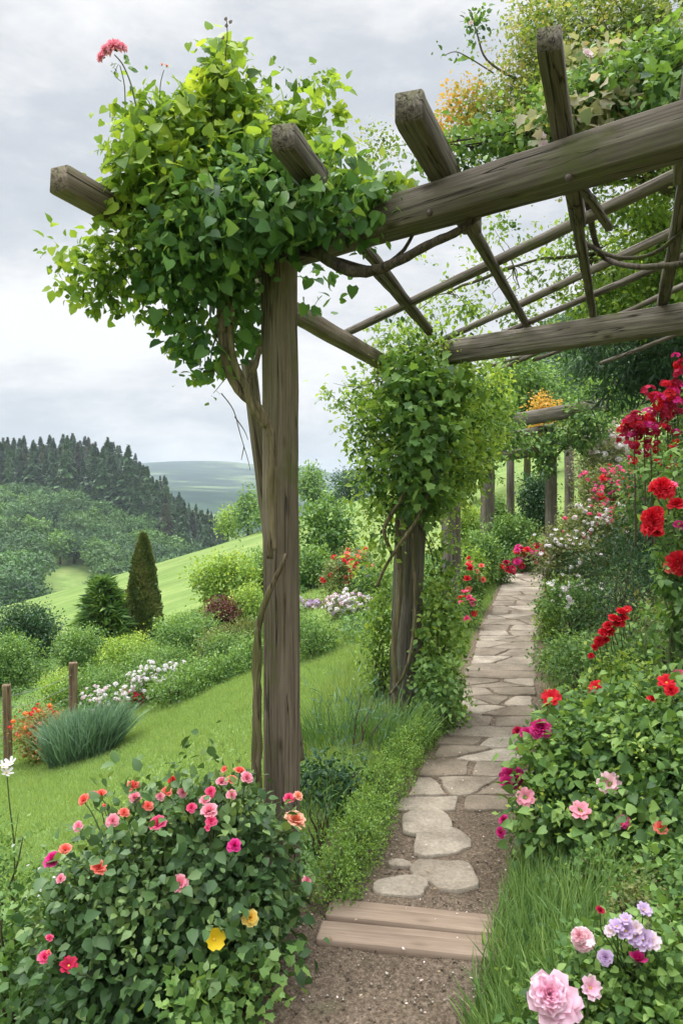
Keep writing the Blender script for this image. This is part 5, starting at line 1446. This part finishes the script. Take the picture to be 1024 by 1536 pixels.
# ================================================================ BIG TREE upper right
bt = thing('garden_tree', (3.05, 5.9, float(H(3.05, 5.9))), 'large tree with green and pinkish autumn tinted leaves spreading over the pergola at upper right', 'tree')
TB = [pblob(900, 60, 110, 6.2, 80), pblob(1000, 60, 120, 6.0, 110), pblob(830, 70, 70, 6.4, 60), pblob(960, 160, 110, 5.9, 70), pblob(850, 150, 80, 6.2, 60), pblob(780, 150, 60, 6.5, 50), pblob(730, 185, 45, 6.5, 40, .8), pblob(1040, 200, 90, 5.8, 90),
      pblob(800, 215, 60, 6.2, 35), pblob(720, 225, 35, 6.4, 25, .7), pblob(560, 215, 40, 7.0, 24, .5), pblob(800, 20, 40, 6.4, 40, .5), pblob(900, 230, 80, 6, 40)]
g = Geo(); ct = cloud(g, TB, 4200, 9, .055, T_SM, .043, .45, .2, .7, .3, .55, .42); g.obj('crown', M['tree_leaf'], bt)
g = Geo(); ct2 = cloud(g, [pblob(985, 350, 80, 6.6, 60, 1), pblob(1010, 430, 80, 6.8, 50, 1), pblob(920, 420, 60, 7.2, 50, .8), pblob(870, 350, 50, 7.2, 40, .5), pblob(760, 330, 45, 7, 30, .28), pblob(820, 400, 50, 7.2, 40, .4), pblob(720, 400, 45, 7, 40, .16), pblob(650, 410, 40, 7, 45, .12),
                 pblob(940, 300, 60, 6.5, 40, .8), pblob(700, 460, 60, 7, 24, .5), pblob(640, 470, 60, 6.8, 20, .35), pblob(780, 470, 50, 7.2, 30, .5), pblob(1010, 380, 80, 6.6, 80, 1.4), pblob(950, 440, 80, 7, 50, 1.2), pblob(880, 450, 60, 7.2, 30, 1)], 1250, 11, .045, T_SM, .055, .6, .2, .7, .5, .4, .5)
g.obj('crown', M['climb_leaf'], bt).name = 'lower_crown'
g = Geo(); cloud(g, [pblob(690, 145, 26, 6.5, 28, .8), pblob(668, 195, 22, 6.5, 20, .8), pblob(655, 215, 20, 6.6, 14, .7), pblob(740, 60, 14, 6.5, 10, .2), pblob(700, 165, 24, 6.5, 24, .6), pblob(830, 15, 24, 6.4, 12, .3)], 110, 8, .05, T_SM, .05, .5, .2, .7, .4, .3, .2)
g.obj('orange_foliage', M['orange_leaf'], bt)
g = Geo(); cloud(g, [pblob(920, 30, 60, 6.1, 30, .6), pblob(980, 30, 60, 5.9, 40, .7), pblob(860, 60, 60, 6.2, 30, .5), pblob(780, 100, 50, 6.4, 40, .5), pblob(1000, 100, 50, 5.8, 40, .5)], 260, 8, .05, T_SM, .034, .4, .2, .7, .0, .4, .6)
g.obj('blossom_foliage', M['pale_leaf'], bt)
g = Geo()
tb = np.array([3.05, 5.9, float(H(3.05, 5.9)) - .2])
g.tube([tb, tb + [0, 0, 1.2], tb + [-.1, .1, 2.4], tb + [-.3, .2, 3.6], tb + [-.5, .2, 4.8]], [.17, .14, .11, .07, .03], 9, .5, 0, .06)
twigs(g, tb + [-.3, .2, 3.3], ct[::240], .03, .004, 5, .05, .5, .12); hubs = [P(990, 330, 6.7), P(890, 380, 7.1), P(770, 400, 7.1), P(670, 440, 6.9)]
for h0, h1 in zip([tb + [-.1, .1, 2.4]] + hubs[:-1], hubs): twigs(g, h0, [h1], .022, .010, 6, .04, .5, .1)
for c_ in ct2[::9]: twigs(g, min(hubs, key=lambda h: np.linalg.norm(h - c_)), [c_], .006, .0015, 4, .03, .5, .15)
twigs(g, tb + [-.4, .2, 4.2], ct[::110], .02, .003, 5, .05, .5, .12)
vt([(775, 120, 6.4), (730, 90, 6.4), (715, 50, 6.4), (705, 15, 6.4)], .012, .005, 5, .05); vt([(740, 110, 6.4), (712, 92, 6.4), (685, 78, 6.4), (668, 82, 6.4)], .007, .003, 5, .05)
g.obj('trunk', M['bark'], bt, smooth=True)
g = Geo(); cloud(g, [pblob(712, 40, 16, 6.4, 30, .5), pblob(680, 80, 18, 6.4, 10, .3), pblob(718, 12, 12, 6.4, 10, .3)], 26, 5, .03, T_OV, .05, .4, 0, .5, .5, .3, .4); g.obj('twig_leaves', M['mid_leaf'], bt)

# dark overhanging yew behind the red plumes
dy = thing('dark_yew', (4.2, 7.6, float(H(4.2, 7.6))), 'dark evergreen tree with drooping boughs behind the crimson plumes', 'tree')
g = Geo(); cdy = cloud(g, [pblob(960, 545, 80, 7.4, 40), pblob(1030, 540, 90, 7.2, 60), pblob(890, 520, 50, 7.8, 30, .7), pblob(930, 590, 40, 7.5, 20, .6), pblob(1010, 480, 90, 7.8, 40), pblob(1050, 620, 60, 7.4, 50)], 900, 9, .07, T_NEED, .11, .35, .5, .5, .4, .3, .35); g.obj('crown', M['deep_leaf'], dy)
g = Geo(); z0 = float(H(4.2, 7.6)); g.tube([(4.2, 7.6, z0 - .2), (4.15, 7.6, z0 + 1), (4.1, 7.6, 3.8)], [.14, .12, .05], 8); twigs(g, (4.15, 7.6, 2.4), cdy[::40], .03, .005, 5, .1); g.obj('trunk', M['bark'], dy)
tree('garden_tree', 'soft green tree above the far pergola on the slope', 790, 520, 120, 24, 'mid_leaf', .13, crown_low=.2, rbase=.5)
tree('garden_tree', 'rounded green tree right of the far pergola on the slope', 900, 570, 130, 26, 'mid_leaf', .14, crown_low=.1, rbase=.4)
tree('garden_tree', 'pale green tree behind the climber covered second post', 690, 560, 120, 22, 'climb_leaf', .13, crown_low=.1, rbase=.4)

# climbing plant on the main beam, right half
cb2 = thing('climbing_vine', (.62, 2.42, 2.52), 'mixed green and creamy leaved climber lying on the main beam at upper right', 'climber')
g = Geo(); CB = [pblob(640, 235, 30, 2.62, 18, .8), pblob(700, 225, 40, 2.6, 18), pblob(760, 205, 45, 2.55, 22), pblob(830, 180, 50, 2.5, 34), pblob(880, 160, 50, 2.45, 36), pblob(940, 130, 60, 2.4, 40), pblob(1000, 110, 60, 2.35, 45)]
cc = cloud(g, CB, 520, 8, .035, T_OV, .026, .4, .2, .6, .4, .4, .5); g.obj('foliage', M['mid_leaf'], cb2)
g = Geo(); cloud(g, [pblob(850, 190, 45, 2.4, 22), pblob(905, 170, 40, 2.38, 24), pblob(880, 95, 60, 2.6, 20, .5)], 60, 7, .03, T_LOBE, .042, .4, .4, .4, .2, .4, .55); g.obj('pale_foliage', M['pale_leaf'], cb2)
g = Geo(); cloud(g, [pblob(1000, 150, 50, 2.25, 30), pblob(960, 165, 30, 2.3, 15), pblob(1000, 90, 50, 2.4, 30)], 60, 7, .04, T_LOBE, .034, .4, .4, .4, .2, .4, .4); g.obj('broad_foliage', M['mid_leaf'], cb2)
g = Geo(); twigs(g, P(860, 200, 2.5), cc[::12], .006, .002, 5, .02)
vt([(880, 300, 2.95), (900, 380, 3.5), (950, 400, 3.3), (1030, 395, 3.0)], .013, .012); vt([(870, 360, 3.4), (920, 385, 3.3), (980, 380, 3.1), (1040, 330, 2.8)], .010, .008)
g.obj('stem', M['dark_bark'], cb2)
for (px, py, r) in ((810, 205, 9), (815, 218, 8), (880, 82, 10), (706, 35, 4)): flower(cb2, P(px, py, 2.4), r / F * 2.4, 'p_blush', 'loose')
g = Geo(); cloud(g, [pblob(480, 368, 12, 2.7, 8)], 3, 4, .01, T_OV, .02)

# ================================================================ HAZE
hz = Geo(); X0, X1, Y0, Y1, Z0, Z1 = -2900, 2900, -60, 3600, -760, 260
zs = H(np.linspace(-2600, 2600, 200)[:, None], np.linspace(-35, 3300, 200)[None]); Z0 = float(zs.min()) - 1.5; Z1 = float(zs.max()) + 4
hz.add([(X0, Y0, Z0), (X1, Y0, Z0), (X1, Y1, Z0), (X0, Y1, Z0), (X0, Y0, Z1), (X1, Y0, Z1), (X1, Y1, Z1), (X0, Y1, Z1)], [(3, 2, 1, 0), (4, 5, 6, 7), (0, 1, 5, 4), (1, 2, 6, 5), (2, 3, 7, 6), (3, 0, 4, 7)])
m, nt, out = new_mat('haze'); pv = nt.nodes.new('ShaderNodeVolumePrincipled')
pv.inputs['Color'].default_value = (.80, .91, 1, 1); pv.inputs['Density'].default_value = .00036; pv.inputs['Anisotropy'].default_value = 0.0
nt.links.new(pv.outputs[0], out.inputs['Volume'])
tag(hz.obj('haze', m), 'thin bluish haze in the valley air', 'haze', kind='stuff')

# ================================================================ SKY, SUN, CAMERA
SUN_EL, SUN_AZ = math.radians(58), math.radians(-50)          # azimuth from +Y, negative to the left
w = bpy.data.worlds.new('World'); scene.world = w; w.use_nodes = True; nt = w.node_tree; nt.nodes.clear()
out = nt.nodes.new('ShaderNodeOutputWorld'); bg = nt.nodes.new('ShaderNodeBackground'); bg.inputs[1].default_value = .1
sky = nt.nodes.new('ShaderNodeTexSky'); sky.sky_type = 'NISHITA'; sky.sun_disc = False; sky.sun_elevation = SUN_EL; sky.sun_rotation = SUN_AZ
tcd = nt.nodes.new('ShaderNodeTexCoord')
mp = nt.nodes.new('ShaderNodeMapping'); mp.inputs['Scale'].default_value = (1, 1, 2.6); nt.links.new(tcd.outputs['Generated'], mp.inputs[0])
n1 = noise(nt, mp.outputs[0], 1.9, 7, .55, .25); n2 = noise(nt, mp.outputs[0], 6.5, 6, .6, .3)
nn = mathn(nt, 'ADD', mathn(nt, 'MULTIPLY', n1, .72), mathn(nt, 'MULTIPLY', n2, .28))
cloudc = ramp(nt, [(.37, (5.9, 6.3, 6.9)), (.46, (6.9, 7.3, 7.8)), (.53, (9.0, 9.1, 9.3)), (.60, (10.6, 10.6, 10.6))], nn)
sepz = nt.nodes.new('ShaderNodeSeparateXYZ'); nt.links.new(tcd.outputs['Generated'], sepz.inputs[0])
zen = nt.nodes.new('ShaderNodeMapRange'); zen.inputs[1].default_value = .60; zen.inputs[2].default_value = 1.0; zen.inputs[3].default_value = 1.0; zen.inputs[4].default_value = 8.0  # clouds brightened overhead, above the view, as added top light on the foliage
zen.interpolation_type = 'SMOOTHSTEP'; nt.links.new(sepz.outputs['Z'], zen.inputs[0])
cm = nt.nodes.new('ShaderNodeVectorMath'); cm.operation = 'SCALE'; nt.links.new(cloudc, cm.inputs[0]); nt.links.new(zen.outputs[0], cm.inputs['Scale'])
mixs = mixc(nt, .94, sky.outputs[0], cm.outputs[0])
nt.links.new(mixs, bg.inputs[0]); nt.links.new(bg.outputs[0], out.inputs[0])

sl = bpy.data.lights.new('sun', 'SUN'); sl.energy = 1.5; sl.angle = math.radians(12); sl.color = (1, .95, .87)
so = bpy.data.objects.new('sun', sl); COL.objects.link(so)
sd = Vector((math.cos(SUN_EL) * math.sin(SUN_AZ), math.cos(SUN_EL) * math.cos(SUN_AZ), math.sin(SUN_EL)))
so.rotation_euler = sd.to_track_quat('Z', 'Y').to_euler(); so.location = (-20, 10, 30)

cam = bpy.data.cameras.new('camera'); co = bpy.data.objects.new('camera', cam); COL.objects.link(co)
co.location = (0, 0, EYE); co.rotation_euler = (math.radians(90), 0, 0)
cam.sensor_fit = 'VERTICAL'; cam.sensor_height = 36; cam.lens = 36 * F / 1536; cam.shift_y = (HZ - 768) / 1536
cam.clip_start = .05; cam.clip_end = 9000
scene.camera = co
vs = scene.view_settings; vs.view_transform = 'Standard'; vs.look = 'None'; vs.exposure = 0; vs.gamma = 1
scene.cycles.max_bounces = 7; scene.cycles.diffuse_bounces = 2; scene.cycles.transmission_bounces = 4; scene.cycles.transparent_max_bounces = 8; scene.cycles.glossy_bounces = 2
scene.cycles.volume_bounces = 0
scene.cycles.use_denoising = True
